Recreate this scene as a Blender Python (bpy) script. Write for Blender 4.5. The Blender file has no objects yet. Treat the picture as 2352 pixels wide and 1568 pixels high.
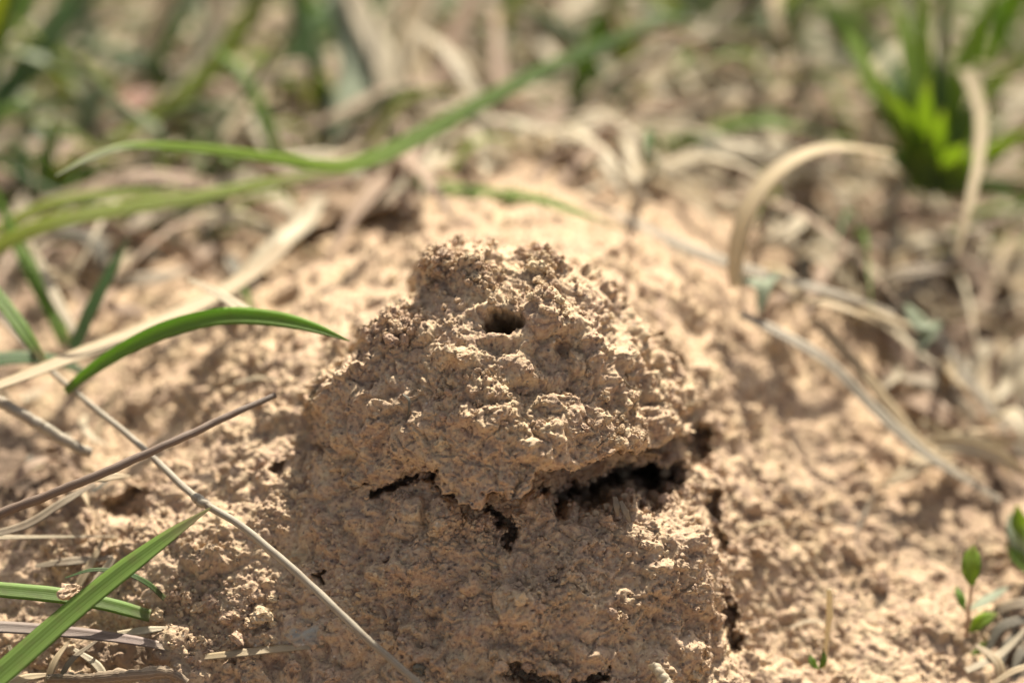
import bpy, math, random
import numpy as np
from mathutils import Vector, Matrix

C = bpy.context
S = C.scene
COL = S.collection
MM = 0.001
random.seed(7)
rng = np.random.default_rng(11)

# ------------------------------------------------------------------ camera, sky, sun, exposure
PITCH = math.radians(30)
FOC = 538.0                                   # mm from the lens to the plane in focus
H0 = 27.0                                     # height of the aimed point over the ground, mm
F = np.array([0, math.cos(PITCH), -math.sin(PITCH)])
U = np.array([0, math.sin(PITCH), math.cos(PITCH)])
X = np.array([1.0, 0, 0])
P0 = np.array([0, 0, H0])
CAM = P0 - FOC * F
PXMM = 120.0 / 2352

cam = bpy.data.cameras.new('camera')
cam.lens = 100
cam.sensor_width = 22.3
cam.clip_start = 0.02
cam.clip_end = 50
cam.dof.use_dof = True
cam.dof.focus_distance = (FOC - 1.2) * MM
cam.dof.aperture_fstop = 5.0
cam_o = bpy.data.objects.new('camera', cam)
COL.objects.link(cam_o)
cam_o.location = CAM * MM
cam_o.rotation_euler = (math.radians(90) - PITCH, 0, 0)
S.camera = cam_o

SUN_EL, SUN_AZ = math.radians(48), math.radians(16)      # azimuth: to the right of straight behind
to_sun = Vector((math.sin(SUN_AZ) * math.cos(SUN_EL), math.cos(SUN_AZ) * math.cos(SUN_EL), math.sin(SUN_EL)))
W = bpy.data.worlds.new('World')
S.world = W
W.use_nodes = True
nt = W.node_tree
nt.nodes.clear()
sky = nt.nodes.new('ShaderNodeTexSky')
sky.sky_type = 'NISHITA'
sky.sun_disc = False
sky.sun_elevation = SUN_EL
sky.sun_rotation = SUN_AZ
sky.air_density = 0.6
sky.dust_density = 4.0
sky.ozone_density = 0.4
bg = nt.nodes.new('ShaderNodeBackground')
bg.inputs['Strength'].default_value = 0.078
wo = nt.nodes.new('ShaderNodeOutputWorld')
hs = nt.nodes.new('ShaderNodeHueSaturation')          # a hazy sky
hs.inputs['Saturation'].default_value = 0.55
nt.links.new(sky.outputs[0], hs.inputs['Color'])
nt.links.new(hs.outputs[0], bg.inputs[0])
nt.links.new(bg.outputs[0], wo.inputs[0])
sl = bpy.data.lights.new('sun', 'SUN')
sl.energy = 5.0
sl.angle = math.radians(0.53)
sl.color = (1.0, 0.93, 0.81)
so = bpy.data.objects.new('sun', sl)
COL.objects.link(so)
so.rotation_euler = to_sun.to_track_quat('Z', 'Y').to_euler()
so.location = (0.5, 1.5, 1.5)
S.view_settings.view_transform = 'Standard'
S.view_settings.look = 'None'
S.view_settings.gamma = 1
S.view_settings.exposure = 1.14
S.view_settings.use_curve_mapping = False
S.cycles.use_denoising = True
S.cycles.max_bounces = 8
S.cycles.diffuse_bounces = 5
S.cycles.use_adaptive_sampling = False

# ------------------------------------------------------------------ places
def at(px, py, s):
    """point seen at photo position (2352 wide) that lies s mm behind the plane in focus"""
    px, py, s = np.asarray(px, float), np.asarray(py, float), np.asarray(s, float)
    k = (FOC + s) / FOC * PXMM
    return (P0 + ((px - 1176) * k)[..., None] * X + ((784 - py) * k)[..., None] * U + s[..., None] * F)

def proj(P):
    r = P - CAM
    d = r @ F
    return 1176 + (r @ X) / d * FOC / PXMM, 784 - (r @ U) / d * FOC / PXMM, d - FOC

# ------------------------------------------------------------------ noise
def _perm(seed):
    r = np.random.default_rng(seed)
    p = r.permutation(256).astype(np.int32)
    return np.concatenate([p, p, p])
_G = np.random.default_rng(5).normal(size=(256, 3))
_G = (_G / np.linalg.norm(_G, axis=1)[:, None]).astype(np.float32)

def perlin(P, seed=0):
    P = P.astype(np.float32)
    p = _perm(seed)
    i = np.floor(P).astype(np.int32)
    f = P - i
    i &= 255
    w = f * f * f * (f * (f * 6 - 15) + 10)
    out = np.zeros(len(P), np.float32)
    for a in (0, 1):
        wx = w[:, 0] if a else 1 - w[:, 0]
        ha = p[(i[:, 0] + a)]
        for b in (0, 1):
            wy = w[:, 1] if b else 1 - w[:, 1]
            hb = p[ha + ((i[:, 1] + b) & 255)]
            for c in (0, 1):
                wz = w[:, 2] if c else 1 - w[:, 2]
                g = _G[p[hb + ((i[:, 2] + c) & 255)]]
                out += wx * wy * wz * (g[:, 0] * (f[:, 0] - a) + g[:, 1] * (f[:, 1] - b) + g[:, 2] * (f[:, 2] - c))
    return out * 1.6

def fbm(P, octv, seed=0, billow=False, gain=0.5):
    o, a, s = 0, 1.0, 0
    for k in range(octv):
        n = perlin(P * (2.03 ** k) + 17.3 * k, seed + k)
        if billow:
            n = 1 - 2 * np.abs(n)
        o = o + a * n
        s += a
        a *= gain
    return o / s

_J = np.random.default_rng(9).random((256, 3)).astype(np.float32)
def worley(P, seed=0):
    P = P.astype(np.float32)
    p = _perm(seed + 50)
    i = np.floor(P).astype(np.int32)
    f = P - i
    best = np.full(len(P), 9, np.float32)
    idn = np.zeros(len(P), np.int32)
    for a in (-1, 0, 1):
        ha = p[(i[:, 0] + a) & 255]
        for b in (-1, 0, 1):
            hb = p[ha + ((i[:, 1] + b) & 255)]
            for c in (-1, 0, 1):
                h = p[hb + ((i[:, 2] + c) & 255)]
                j = _J[h]
                d = (j[:, 0] + a - f[:, 0]) ** 2 + (j[:, 1] + b - f[:, 1]) ** 2 + (j[:, 2] + c - f[:, 2]) ** 2
                m = d < best
                best = np.where(m, d, best)
                idn = np.where(m, h, idn)
    return np.sqrt(best), idn / 255.0

def sst(a, b, x):
    t = np.clip((x - a) / (b - a), 0, 1)
    return t * t * (3 - 2 * t)

def dome(d, r):
    return np.sqrt(np.maximum(0, r * r - d * d)) / r

def tps(xy, val):
    """smooth surface through control points"""
    n = len(xy)
    c, sc = xy.mean(0), np.abs(xy - xy.mean(0)).max()
    q = (xy - c) / sc
    def K(A):
        r2 = ((A[:, None, :] - q[None]) ** 2).sum(-1)
        return 0.5 * r2 * np.log(r2 + 1e-12)
    M = np.zeros((n + 3, n + 3))
    M[:n, :n] = K(q) + np.eye(n) * 2e-5
    M[:n, n] = 1; M[:n, n + 1:] = q
    M[n:, :n] = M[:n, n:].T
    sol = np.linalg.solve(M, np.concatenate([val, np.zeros(3)]))
    def ev(A):
        A = (A - c) / sc
        out = np.empty(len(A))
        for k in range(0, len(A), 60000):
            B = A[k:k + 60000]
            out[k:k + 60000] = K(B) @ sol[:n] + sol[n] + B @ sol[n + 1:]
        return out
    return ev

def seg_dist(A, poly, closed=False):
    """distance of points to a polyline"""
    d = np.full(len(A), 1e9)
    m = len(poly)
    for k in range(m if closed else m - 1):
        a, b = poly[k], poly[(k + 1) % m]
        e = b - a
        t = np.clip(((A - a) @ e) / (e @ e + 1e-12), 0, 1)
        q = A - a - t[:, None] * e
        d = np.minimum(d, np.einsum('ij,ij->i', q, q))
    return np.sqrt(d)

def inside(A, poly):
    r = np.zeros(len(A), bool)
    m = len(poly)
    for k in range(m):
        (x0, y0), (x1, y1) = poly[k], poly[(k + 1) % m]
        if y0 == y1: continue
        c = ((y0 > A[:, 1]) != (y1 > A[:, 1])) & (A[:, 0] < (x1 - x0) * (A[:, 1] - y0) / (y1 - y0) + x0)
        r ^= c
    return r

def grid_normals(G):
    n = np.cross(np.gradient(G, axis=1), np.gradient(G, axis=0))
    return n / (np.linalg.norm(n, axis=-1, keepdims=True) + 1e-12)

# ------------------------------------------------------------------ mesh and materials helpers
def fast_mesh(name, V, Q, smooth=True, attrs=None):
    me = bpy.data.meshes.new(name)
    nv, nf, k = len(V), len(Q), Q.shape[1]
    me.vertices.add(nv)
    me.vertices.foreach_set('co', (np.asarray(V, np.float32) * MM).ravel())
    me.loops.add(nf * k)
    me.loops.foreach_set('vertex_index', Q.astype(np.int32).ravel())
    me.polygons.add(nf)
    me.polygons.foreach_set('loop_start', np.arange(0, nf * k, k, dtype=np.int32))
    me.polygons.foreach_set('use_smooth', np.full(nf, smooth))
    for an, av in (attrs or {}).items():
        a = me.attributes.new(an, 'FLOAT', 'POINT')
        a.data.foreach_set('value', np.asarray(av, np.float32))
    me.update(calc_edges=True)
    return me

def link(name, me, mat=None, parent=None, loc=None, label=None, cat=None, group=None, kind=None):
    o = bpy.data.objects.new(name, me)
    COL.objects.link(o)
    if mat is not None and me is not None and not len(me.materials):
        me.materials.append(mat)
    if parent is not None: o.parent = parent
    if loc is not None: o.location = np.asarray(loc) * MM
    if label: o['label'] = label
    if cat: o['category'] = cat
    if group: o['group'] = group
    if kind: o['kind'] = kind
    return o

class NT:
    def __init__(s, name):
        s.m = bpy.data.materials.new(name)
        s.m.use_nodes = True
        s.t = s.m.node_tree
        s.t.nodes.clear()
    def n(s, typ, ins=None, **kw):
        nd = s.t.nodes.new('ShaderNode' + typ)
        for k, v in kw.items(): setattr(nd, k, v)
        for k, v in (ins or {}).items():
            if isinstance(v, bpy.types.NodeSocket): s.t.links.new(v, nd.inputs[k])
            else: nd.inputs[k].default_value = v
        return nd
    def mix(s, fac, a, b, mode='MIX'):
        nd = s.t.nodes.new('ShaderNodeMix')
        nd.data_type = 'RGBA'
        nd.blend_type = mode
        for sock, v in ((nd.inputs[0], fac), (nd.inputs[6], a), (nd.inputs[7], b)):
            if isinstance(v, bpy.types.NodeSocket): s.t.links.new(v, sock)
            else: sock.default_value = v if not isinstance(v, tuple) else (*v, 1)[:4]
        return nd.outputs[2]
    def math(s, op, a, b=0.0, c=0.0):
        nd = s.t.nodes.new('ShaderNodeMath')
        nd.operation = op
        for i, v in enumerate((a, b, c)):
            if isinstance(v, bpy.types.NodeSocket): s.t.links.new(v, nd.inputs[i])
            else: nd.inputs[i].default_value = v
        return nd.outputs[0]
    def ramp(s, fac, stops):
        nd = s.t.nodes.new('ShaderNodeValToRGB')
        e = nd.color_ramp.elements
        while len(e) < len(stops): e.new(0.5)
        for el, (p, c) in zip(e, stops):
            el.position = p
            el.color = (*c, 1) if isinstance(c, tuple) else (c, c, c, 1)
        s.t.links.new(fac, nd.inputs[0])
        return nd.outputs[0]
    def attr(s, name):
        return s.n('Attribute', attribute_name=name).outputs['Fac']

def clay_material(name, per_object=False):
    t = NT(name)
    co = t.n('TexCoord').outputs['Object'] if not per_object else t.n('NewGeometry').outputs['Position']
    big = t.n('TexNoise', {'Vector': co, 'Scale': 150.0, 'Detail': 5.0, 'Roughness': 0.6}).outputs[0]
    fine = t.n('TexNoise', {'Vector': co, 'Scale': 1400.0, 'Detail': 4.0, 'Roughness': 0.7}).outputs[0]
    g = t.n('ObjectInfo').outputs['Random'] if per_object else t.attr('grain')
    c = t.ramp(big, [(0.36, (0.40, 0.268, 0.178)), (0.5, (0.46, 0.326, 0.208)), (0.64, (0.505, 0.372, 0.22))])
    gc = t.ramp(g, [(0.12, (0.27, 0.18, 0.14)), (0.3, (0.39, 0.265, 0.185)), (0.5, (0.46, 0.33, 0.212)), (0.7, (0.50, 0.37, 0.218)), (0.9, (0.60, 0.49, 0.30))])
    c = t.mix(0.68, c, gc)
    wide = t.n('TexNoise', {'Vector': co, 'Scale': 60.0, 'Detail': 4.0, 'Roughness': 0.65}).outputs[0]
    c = t.mix(t.ramp(wide, [(0.42, 0.0), (0.64, 0.3)]), c, (0.34, 0.24, 0.168))
    c = t.mix(t.ramp(fine, [(0.35, 0.0), (0.75, 0.55)]), c, (0.52, 0.38, 0.24))
    grit = t.n('TexNoise', {'Vector': co, 'Scale': 2300.0, 'Detail': 2.0, 'Roughness': 0.6}).outputs[0]
    c = t.mix(t.ramp(grit, [(0.33, 0.62), (0.46, 0.0)]), c, (0.19, 0.125, 0.085))
    c = t.mix(t.ramp(grit, [(0.56, 0.0), (0.70, 0.5)]), c, (0.62, 0.50, 0.34))
    vo = t.n('TexVoronoi', {'Vector': co, 'Scale': 900.0, 'Randomness': 1.0})
    spot = t.math('MULTIPLY', t.math('LESS_THAN', vo.outputs['Distance'], 0.2),
                  t.math('GREATER_THAN', t.n('SeparateColor', {0: vo.outputs['Color']}).outputs[0], 0.8))
    c = t.mix(t.math('MULTIPLY', spot, 0.75), c, (0.10, 0.085, 0.075))
    vp = t.n('TexVoronoi', {'Vector': co, 'Scale': 1300.0, 'Randomness': 1.0})
    spl = t.math('MULTIPLY', t.math('LESS_THAN', vp.outputs['Distance'], 0.2),
                 t.math('GREATER_THAN', t.n('SeparateColor', {0: vp.outputs['Color']}).outputs[1], 0.9))
    c = t.mix(t.math('MULTIPLY', spl, 0.6), c, (0.66, 0.58, 0.45))
    if not per_object:
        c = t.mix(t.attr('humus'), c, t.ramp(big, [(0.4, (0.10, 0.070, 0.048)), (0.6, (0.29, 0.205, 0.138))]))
        c = t.mix(t.attr('blue'), c, (0.36, 0.36, 0.31))
    b1 = t.n('TexNoise', {'Vector': co, 'Scale': 3600.0, 'Detail': 3.0, 'Roughness': 0.7}).outputs[0]
    h = t.math('ADD', fine, t.math('MULTIPLY', b1, 0.45))
    bump = t.n('Bump', {'Height': h, 'Strength': 0.95, 'Distance': 0.00026}).outputs[0]
    bs = t.n('BsdfPrincipled', {'Base Color': c, 'Roughness': 0.92, 'Specular IOR Level': 0.25, 'Normal': bump})
    t.t.links.new(bs.outputs[0], t.n('OutputMaterial').inputs[0])
    return t.m

CLAY = clay_material('clay_soil')
CRUMB = clay_material('clay_crumb', True)

def blade_material(name, base, mid=None, tip=None, under=None, trans=0.4, rough=0.5, tipat=0.88, spec=0.4, stripe=0.35, seed=0.0, blotch=0.0, pale=0.25):
    """leaf of grass, green or dry: colour along the leaf, fine veins, light shining through"""
    t = NT(name)
    mid = mid or base
    tip = tip or mid
    al, ac = t.attr('along'), t.attr('across')
    co = t.n('TexCoord').outputs['Object']
    n1 = t.n('TexNoise', {'Vector': co, 'Scale': 180.0, 'Detail': 4.0}).outputs[0]
    pos = t.math('ADD', al, t.math('MULTIPLY', t.math('SUBTRACT', n1, 0.5), 0.16))
    c = t.ramp(pos, [(0.0, base), (0.55, mid), (max(0.6, tipat - 0.09), mid), (min(1.0, tipat + 0.03), tip)])
    rib = t.math('SINE', t.math('MULTIPLY', ac, 26.0))
    rib2 = t.math('SINE', t.math('MULTIPLY_ADD', ac, 61.0, t.math('MULTIPLY', n1, 5.0)))
    v = t.math('MULTIPLY_ADD', t.math('ADD', rib, rib2), 0.25 * stripe, 0.5)
    dark = t.mix(1.0, c, (0.55, 0.55, 0.5), 'MULTIPLY')
    light = t.mix(pale, c, (0.75, 0.75, 0.55))
    c = t.mix(v, dark, light)
    if blotch:
        n2 = t.n('TexNoise', {'Vector': co, 'Scale': 420.0, 'Detail': 5.0, 'Roughness': 0.7}).outputs[0]
        c = t.mix(t.math('MULTIPLY', t.ramp(n2, [(0.5, 0.0), (0.68, 1.0)]), blotch), c, (0.16, 0.10, 0.065))
    bump = t.n('Bump', {'Height': v, 'Strength': 0.35, 'Distance': 0.0002}).outputs[0]
    bs = t.n('BsdfPrincipled', {'Base Color': c, 'Roughness': rough, 'Specular IOR Level': spec, 'Normal': bump})
    tc = t.mix(0.5, c, under or tuple(min(1, q * 1.5) for q in mid))
    tr = t.n('BsdfTranslucent', {'Color': tc, 'Normal': bump})
    mx = t.n('MixShader', {0: trans, 1: bs.outputs[0], 2: tr.outputs[0]})
    t.t.links.new(mx.outputs[0], t.n('OutputMaterial').inputs[0])
    return t.m

M = {}
M['green'] = blade_material('grass_green', (0.16, 0.26, 0.05), (0.17, 0.28, 0.05), (0.22, 0.17, 0.09), (0.55, 0.75, 0.05), 0.5, pale=0.08, spec=0.22, stripe=0.8, blotch=0.3)
M['green_b'] = blade_material('grass_bright_green', (0.21, 0.32, 0.06), (0.20, 0.32, 0.06), (0.20, 0.17, 0.08), (0.45, 0.75, 0.05), 0.5, tipat=0.97, pale=0.08, spec=0.22, stripe=0.8, blotch=0.3)
M['green_y'] = blade_material('grass_yellow_green', (0.22, 0.27, 0.035), (0.20, 0.27, 0.03), (0.30, 0.27, 0.15), (0.80, 0.85, 0.08), 0.58, pale=0.08, spec=0.22, stripe=0.8, blotch=0.3)
M['green_d'] = blade_material('grass_dark_green', (0.07, 0.14, 0.035), (0.08, 0.16, 0.04), (0.12, 0.13, 0.05), (0.22, 0.42, 0.05), 0.42, pale=0.08, spec=0.22, stripe=0.8, blotch=0.3)
M['green_l'] = blade_material('grass_long', (0.09, 0.15, 0.07), (0.18, 0.27, 0.03), (0.62, 0.60, 0.50), (0.60, 0.80, 0.06), 0.5, tipat=0.9, pale=0.03, spec=0.12, rough=0.6)
M['green_t'] = blade_material('grass_tuft', (0.19, 0.30, 0.045), (0.24, 0.36, 0.05), (0.32, 0.34, 0.12), (0.68, 0.82, 0.13), 0.58, pale=0.05, spec=0.3)
M['straw_t'] = blade_material('straw_cream', (0.66, 0.55, 0.38), (0.74, 0.63, 0.45), (0.66, 0.55, 0.38), (1.0, 0.88, 0.62), 0.52, rough=0.6, pale=0.1, spec=0.15, blotch=0.12)
M['sage'] = blade_material('leaf_sage', (0.32, 0.38, 0.24), (0.40, 0.46, 0.32), (0.42, 0.46, 0.32), (0.55, 0.62, 0.32), 0.42, rough=0.6)
M['straw'] = blade_material('straw_beige', (0.52, 0.40, 0.25), (0.60, 0.47, 0.30), (0.52, 0.40, 0.26), (0.85, 0.66, 0.40), 0.32, rough=0.5, blotch=0.15, pale=0.12, spec=0.2)
M['straw_p'] = blade_material('straw_pale', (0.62, 0.52, 0.37), (0.70, 0.60, 0.44), (0.62, 0.52, 0.38), (0.90, 0.78, 0.55), 0.32, rough=0.5, pale=0.12, spec=0.2)
M['straw_g'] = blade_material('straw_grey', (0.33, 0.26, 0.185), (0.38, 0.30, 0.215), (0.34, 0.26, 0.19), (0.62, 0.48, 0.32), 0.3, rough=0.55, blotch=0.35, pale=0.12, spec=0.2)
M['straw_r'] = blade_material('straw_pinkish', (0.46, 0.32, 0.23), (0.52, 0.37, 0.27), (0.46, 0.33, 0.24), (0.72, 0.45, 0.28), 0.35, rough=0.55, blotch=0.2, pale=0.12, spec=0.2)
M['rust'] = blade_material('leaf_rust', (0.35, 0.13, 0.08), (0.42, 0.16, 0.10), (0.3, 0.12, 0.08), (0.5, 0.2, 0.1), 0.3, rough=0.55, blotch=0.3)
M['purple'] = blade_material('dry_purple_blade', (0.25, 0.19, 0.16), (0.24, 0.15, 0.13), (0.50, 0.36, 0.22), (0.4, 0.25, 0.15), 0.2, rough=0.45, tipat=0.72, pale=0.12, spec=0.2)
M['stem_pale'] = blade_material('stem_pale', (0.36, 0.30, 0.23), (0.41, 0.35, 0.27), (0.34, 0.28, 0.21), None, 0.06, rough=0.6, stripe=0.5, blotch=0.35, pale=0.12, spec=0.2)
M['stick'] = blade_material('stick_brown', (0.17, 0.115, 0.085), (0.21, 0.15, 0.115), (0.20, 0.155, 0.125), None, 0.0, rough=0.5, stripe=0.6, blotch=0.5, pale=0.04, spec=0.2)
M['bark'] = blade_material('bark', (0.22, 0.16, 0.11), (0.27, 0.19, 0.13), (0.24, 0.17, 0.12), None, 0.0, rough=0.85, stripe=0.9, blotch=0.6, pale=0.12, spec=0.2)
M['darkleaf'] = blade_material('litter_dark', (0.07, 0.05, 0.035), (0.09, 0.06, 0.04), (0.08, 0.05, 0.035), (0.1, 0.06, 0.04), 0.1, rough=0.7)

# ------------------------------------------------------------------ the ground: one sheet of clay soil
TE = math.radians(52)                              # the sheet is measured over a plane leaning with the mound's face
TN = np.array([0, -math.cos(TE), math.sin(TE)])
TV = np.array([0, math.sin(TE), math.cos(TE)])
def to_t(P):
    r = P - P0
    return np.stack([r[..., 0], r @ TV], -1), r @ TN

def spaced(parts):
    out = [parts[0][0]]
    for a, b, d0, d1 in parts:
        x = a
        while x < b - 1e-6:
            t = (x - a) / (b - a)
            x = min(b, x + d0 + (d1 - d0) * t)
            out.append(x)
    return np.array(out)

gs = [(1176,1568,-5),(1176,1400,-5),(1176,1290,-3),(1130,1230,-1),(900,1150,1),(900,1085,1.3),(960,1065,1.2),(850,1060,3),(1000,1110,0.5),(900,1300,-1),(900,1500,-3),(760,1200,3.5),(700,1400,0),
      (760,1568,-2),(1450,1300,0),(1450,1450,-2),(1450,1568,-3),(1400,1190,0.5),(1280,1200,-0.5),(1560,1200,3),(1610,1350,3),(1650,1568,2.5),
      (1705,1350,15),(1745,1500,13),(1690,1150,19),(1640,1450,2.5),(1600,1280,2),(1900,1300,21),(2000,1500,13),(2250,1500,16),(2200,1200,32),(1900,1000,37),(2300,900,56),
      (1720,950,29),(1780,800,41),(1900,700,56),(2200,600,82),(2350,1350,26),(1800,1568,9),
      (1300,1000,8),(1100,900,12),(1176,1050,6),(1176,700,20),(1450,1000,11),(1480,850,20),(860,980,8),(900,800,15),(1050,620,24),
      (1350,1110,7),(1500,1090,9),(660,1000,12),(600,850,22),(720,780,23),(600,1100,9.5),(450,1000,20),(300,1000,29),(100,1000,32),
      (0,800,46),(300,850,37),(400,1200,8.5),(200,1200,14),(0,1200,17),(300,1400,3.5),(450,1450,1),(600,1380,1),(100,1400,7),(100,1550,3),
      (500,1568,-1),(0,1568,4),(800,640,40),(1000,490,46),(1176,440,52),(1400,490,50),(1550,570,46),(1000,570,35),(1250,550,36),(1400,600,29),
      (1600,720,33),(700,710,32),(600,650,44),(800,580,44),(900,545,46),(1500,520,50),(1620,590,46),(500,700,42),(400,720,44)]
gs = np.array(gs, float)
gw = np.array([(-90,90,0),(-30,100,3),(40,105,1),(95,90,-3),(-130,150,0),(0,160,0),(130,150,0),(-130,20,0),(130,10,-6),(-110,-60,-6),(0,-75,-26),
               (110,-60,-16),(-400,500,0),(0,500,0),(400,500,0),(-500,0,0),(500,0,0),(-400,-500,-20),(0,-500,-25),(400,-500,-20),(0,1500,0),(0,-1400,-20),
               (1200,0,0),(-1200,0,0)], float)
gp = np.concatenate([at(gs[:, 0], gs[:, 1], gs[:, 2]), gw])
guv, gwv = to_t(gp)
TSURF = tps(guv, gwv)

us = spaced([(-1000, -72, 90, 2.0), (-72, -62, 1.0, 0.3), (-62, 0, 0.155, 0.155), (0, 28, 0.125, 0.125), (28, 66, 0.16, 0.3), (66, 80, 0.5, 2), (80, 1000, 2.5, 90)])
vs = spaced([(-900, -48, 90, 2.0), (-48, -40, 1.2, 0.2), (-40, -27, 0.15, 0.15), (-27, -8, 0.115, 0.115), (-8, 2, 0.145, 0.145), (2, 45, 0.19, 0.35), (45, 130, 0.5, 1.3), (130, 1300, 2, 120)])
gu, gv = np.meshgrid(us, vs)
A = np.stack([gu.ravel(), gv.ravel()], -1)
w0 = TSURF(A)
B = P0 + A[:, :1] * X + A[:, 1:] * TV + w0[:, None] * TN
NN = grid_normals(B.reshape(len(vs), len(us), 3)).reshape(-1, 3)
ppx, ppy, pps = proj(B)
near = (np.abs(A[:, 0]) < 85) & (A[:, 1] > -50) & (A[:, 1] < 140)
Pn = B[near]
wp = Pn + 0.9 * np.stack([perlin(Pn / 2.1, 31), perlin(Pn / 2.1, 32), perlin(Pn / 2.1, 33)], -1)
cr = sst(-0.25, 0.35, fbm(Pn / 7.0, 3, 3))                        # crumbly here, smooth there
face = np.exp(-(((ppx[near] - 1150) / 420) ** 2)) * sst(1050, 1200, ppy[near])
f1, id1 = worley(wp / 1.45, 1)
f2, id2 = worley(Pn / 0.62, 2)
f3, id3 = worley(wp / 5.0 + 3.3, 3)
f0, _ = worley((Pn + 2.5 * np.stack([perlin(Pn / 6, 41), perlin(Pn / 6, 42), perlin(Pn / 6, 43)], -1)) / 9.0 + 8, 4)
f5, id5 = worley((Pn + 0.3 * (wp - Pn)) / 0.5 + 2.2, 8)
cell, idc = worley(wp / 2.3 + 5.1, 5)
cell2, idc2 = worley(wp / 0.95 + 1.1, 6)
crb = sst(0.42, 0.75, cr)
def ledge(n, k):
    m = n * k
    f = np.floor(m)
    return (f + sst(0.32, 0.68, m - f)) / k
nt_ = fbm(wp / 6.5, 3, 60, False, 0.4)
smg = 0.4 + 0.8 * sst(-0.22, 0.2, fbm(Pn / 5.0 + 9.1, 2, 365))
dd = (1.1 * fbm(Pn / 12.0, 2, 61) * (1 - 0.35 * face) + (1.1 + 0.5 * face) * ledge(nt_, 4.5) + 0.5 * (idc - 0.5) * (0.35 + 0.65 * face) + (0.12 + 0.26 * crb) * (idc2 - 0.5)
      - (0.5 + 0.45 * face) * fbm(wp / 4.6, 2, 70, True, 0.4) - (0.16 + 0.26 * face) * fbm(wp / 1.7, 2, 72, True, 0.45) + 0.5 * face * fbm(Pn / 2.6, 2, 74) + (0.28 + 0.2 * crb) * fbm(Pn / 1.4, 3, 80) + (0.06 + 0.06 * face + 0.05 * crb) * smg * fbm(Pn / 0.5, 2, 85)
      + 0.42 * crb * dome(f1, 0.62) * (id1 > 0.3) + (0.05 + 0.09 * face + 0.12 * crb) * smg * dome(f2, 0.6) * (id2 > 0.25) + (0.05 + 0.09 * face + 0.1 * crb) * smg * dome(f5, 0.62) * (id5 > 0.35)
      - 0.28 * (f5 < 0.34) * (id5 < 0.06) + (1.0 + 0.5 * face) * dome(f3, 0.55) ** 0.7 * (id3 > 0.66) + 0.5 * (0.5 - f0) * (1 - face)
      - 0.5 * np.maximum(0, fbm(Pn / 2.6, 2, 95)) * cr - 0.8 * sst(0.42, 0.6, fbm(Pn / 5.5, 2, 97)) * (1 - 0.6 * face))
# cracks and dark gaps in the front of the mound
def carve(line, width, depth, seed, jit=0.9):
    uv, _ = to_t(at(*np.array(line, float).T))
    q = A[near] + jit * np.stack([perlin(Pn / 1.6, seed), perlin(Pn / 1.6, seed + 1)], -1) + 0.25 * np.stack([perlin(Pn / .5, seed), perlin(Pn / .5, seed + 1)], -1)
    return depth * (1 - sst(width * 0.55, width * 1.25, seg_dist(q, uv)))
pit = carve([(1125,1160,0),(1150,1185,0),(1172,1205,-1),(1168,1240,-1)], 0.8, 4.5, 201)
cav = to_t(at(*np.array([(1215,1118,1),(1250,1085,1),(1330,1065,1),(1420,1020,2),(1560,990,5),(1585,1050,6),(1562,1130,5),(1500,1165,3),(1440,1160,2),(1400,1178,1),(1330,1178,1),(1290,1172,0),(1260,1135,0)], float).T))[0]
qc = A[near] + 0.9 * np.stack([perlin(Pn / 1.6, 203), perlin(Pn / 1.6, 204)], -1)
cd = np.where(inside(qc, cav), 1, -1) * seg_dist(qc, cav, True)
cavity = sst(-0.3, 2.6, cd)
cleft = to_t(at(*np.array([(1235,1100,1),(1300,1105,1),(1380,1085,1),(1430,1065,2),(1500,1070,3)], float).T))[0]
pit = np.maximum(pit, 16.0 * cavity + 9.0 * cavity * np.exp(-(seg_dist(qc, cleft) / 2.0) ** 2))
pit = np.maximum(pit, carve([(1180,1540,-5),(1215,1562,-5),(1300,1575,-5),(1350,1556,-5),(1395,1548,-5)], 0.55, 3.5, 205))
pit = np.maximum(pit, carve([(1195,1548,-5),(1230,1570,-5)], 1.3, 4, 207))
pit = np.maximum(pit, carve([(855,1128,1),(880,1112,1),(920,1100,1),(950,1098,1),(975,1090,1),(1005,1092,1)], 0.42, 4, 221, 0.5))
pit = np.maximum(pit, carve([(985,1092,1),(1005,1094,1)], 0.8, 4, 223, 0.5))
pit = np.maximum(pit, carve([(730,1330,1),(742,1305,1)], 0.35, 2, 209))
pit = np.maximum(pit, carve([(640,1060,9),(634,1092,8)], 0.45, 2, 211))
pit = np.maximum(pit, carve([(640,560,46),(740,520,46),(880,500,46)], 4.5, 8, 213))
pit = np.maximum(pit, carve([(300,1130,12),(270,1150,12)], 2.0, 4, 215))
pit = np.maximum(pit, np.maximum(carve([(1615,985,18),(1612,1050,15)], 1.5, 5, 217), carve([(1640,1150,14),(1655,1200,13),(1668,1270,11)], 1.1, 4, 218)))
pit = np.maximum(pit, carve([(1672,1380,8),(1690,1480,8)], 1.0, 4, 219))
disp = np.zeros(len(B))
disp[near] = dd - pit
far = ~near
disp[far] = 1.5 * fbm(B[far] / 30, 3, 60)
disp[near] = dd
GP = B + NN * disp[:, None]
GP[near] += np.array([0, 0.88, -0.47]) * pit[:, None]
disp[near] = dd - pit
deep = np.zeros(len(B)); deep[near] = np.clip(pit / 2.5, 0, 1)
dq = deep > 0.05
GP[dq] += deep[dq][:, None] * (0.75 * np.stack([fbm(GP[dq] / 1.5, 2, 421 + q) for q in range(3)], -1) + 0.25 * np.stack([perlin(GP[dq] / .5, 431 + q) for q in range(3)], -1))
grain = np.zeros(len(B)); grain[near] = np.clip(0.3 * id1 + 0.35 * id2 + 0.35 * id5 + 0.15 * perlin(Pn / 3, 7), 0, 1)
grain[far] = 0.4
hum = np.zeros(len(B))
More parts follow.
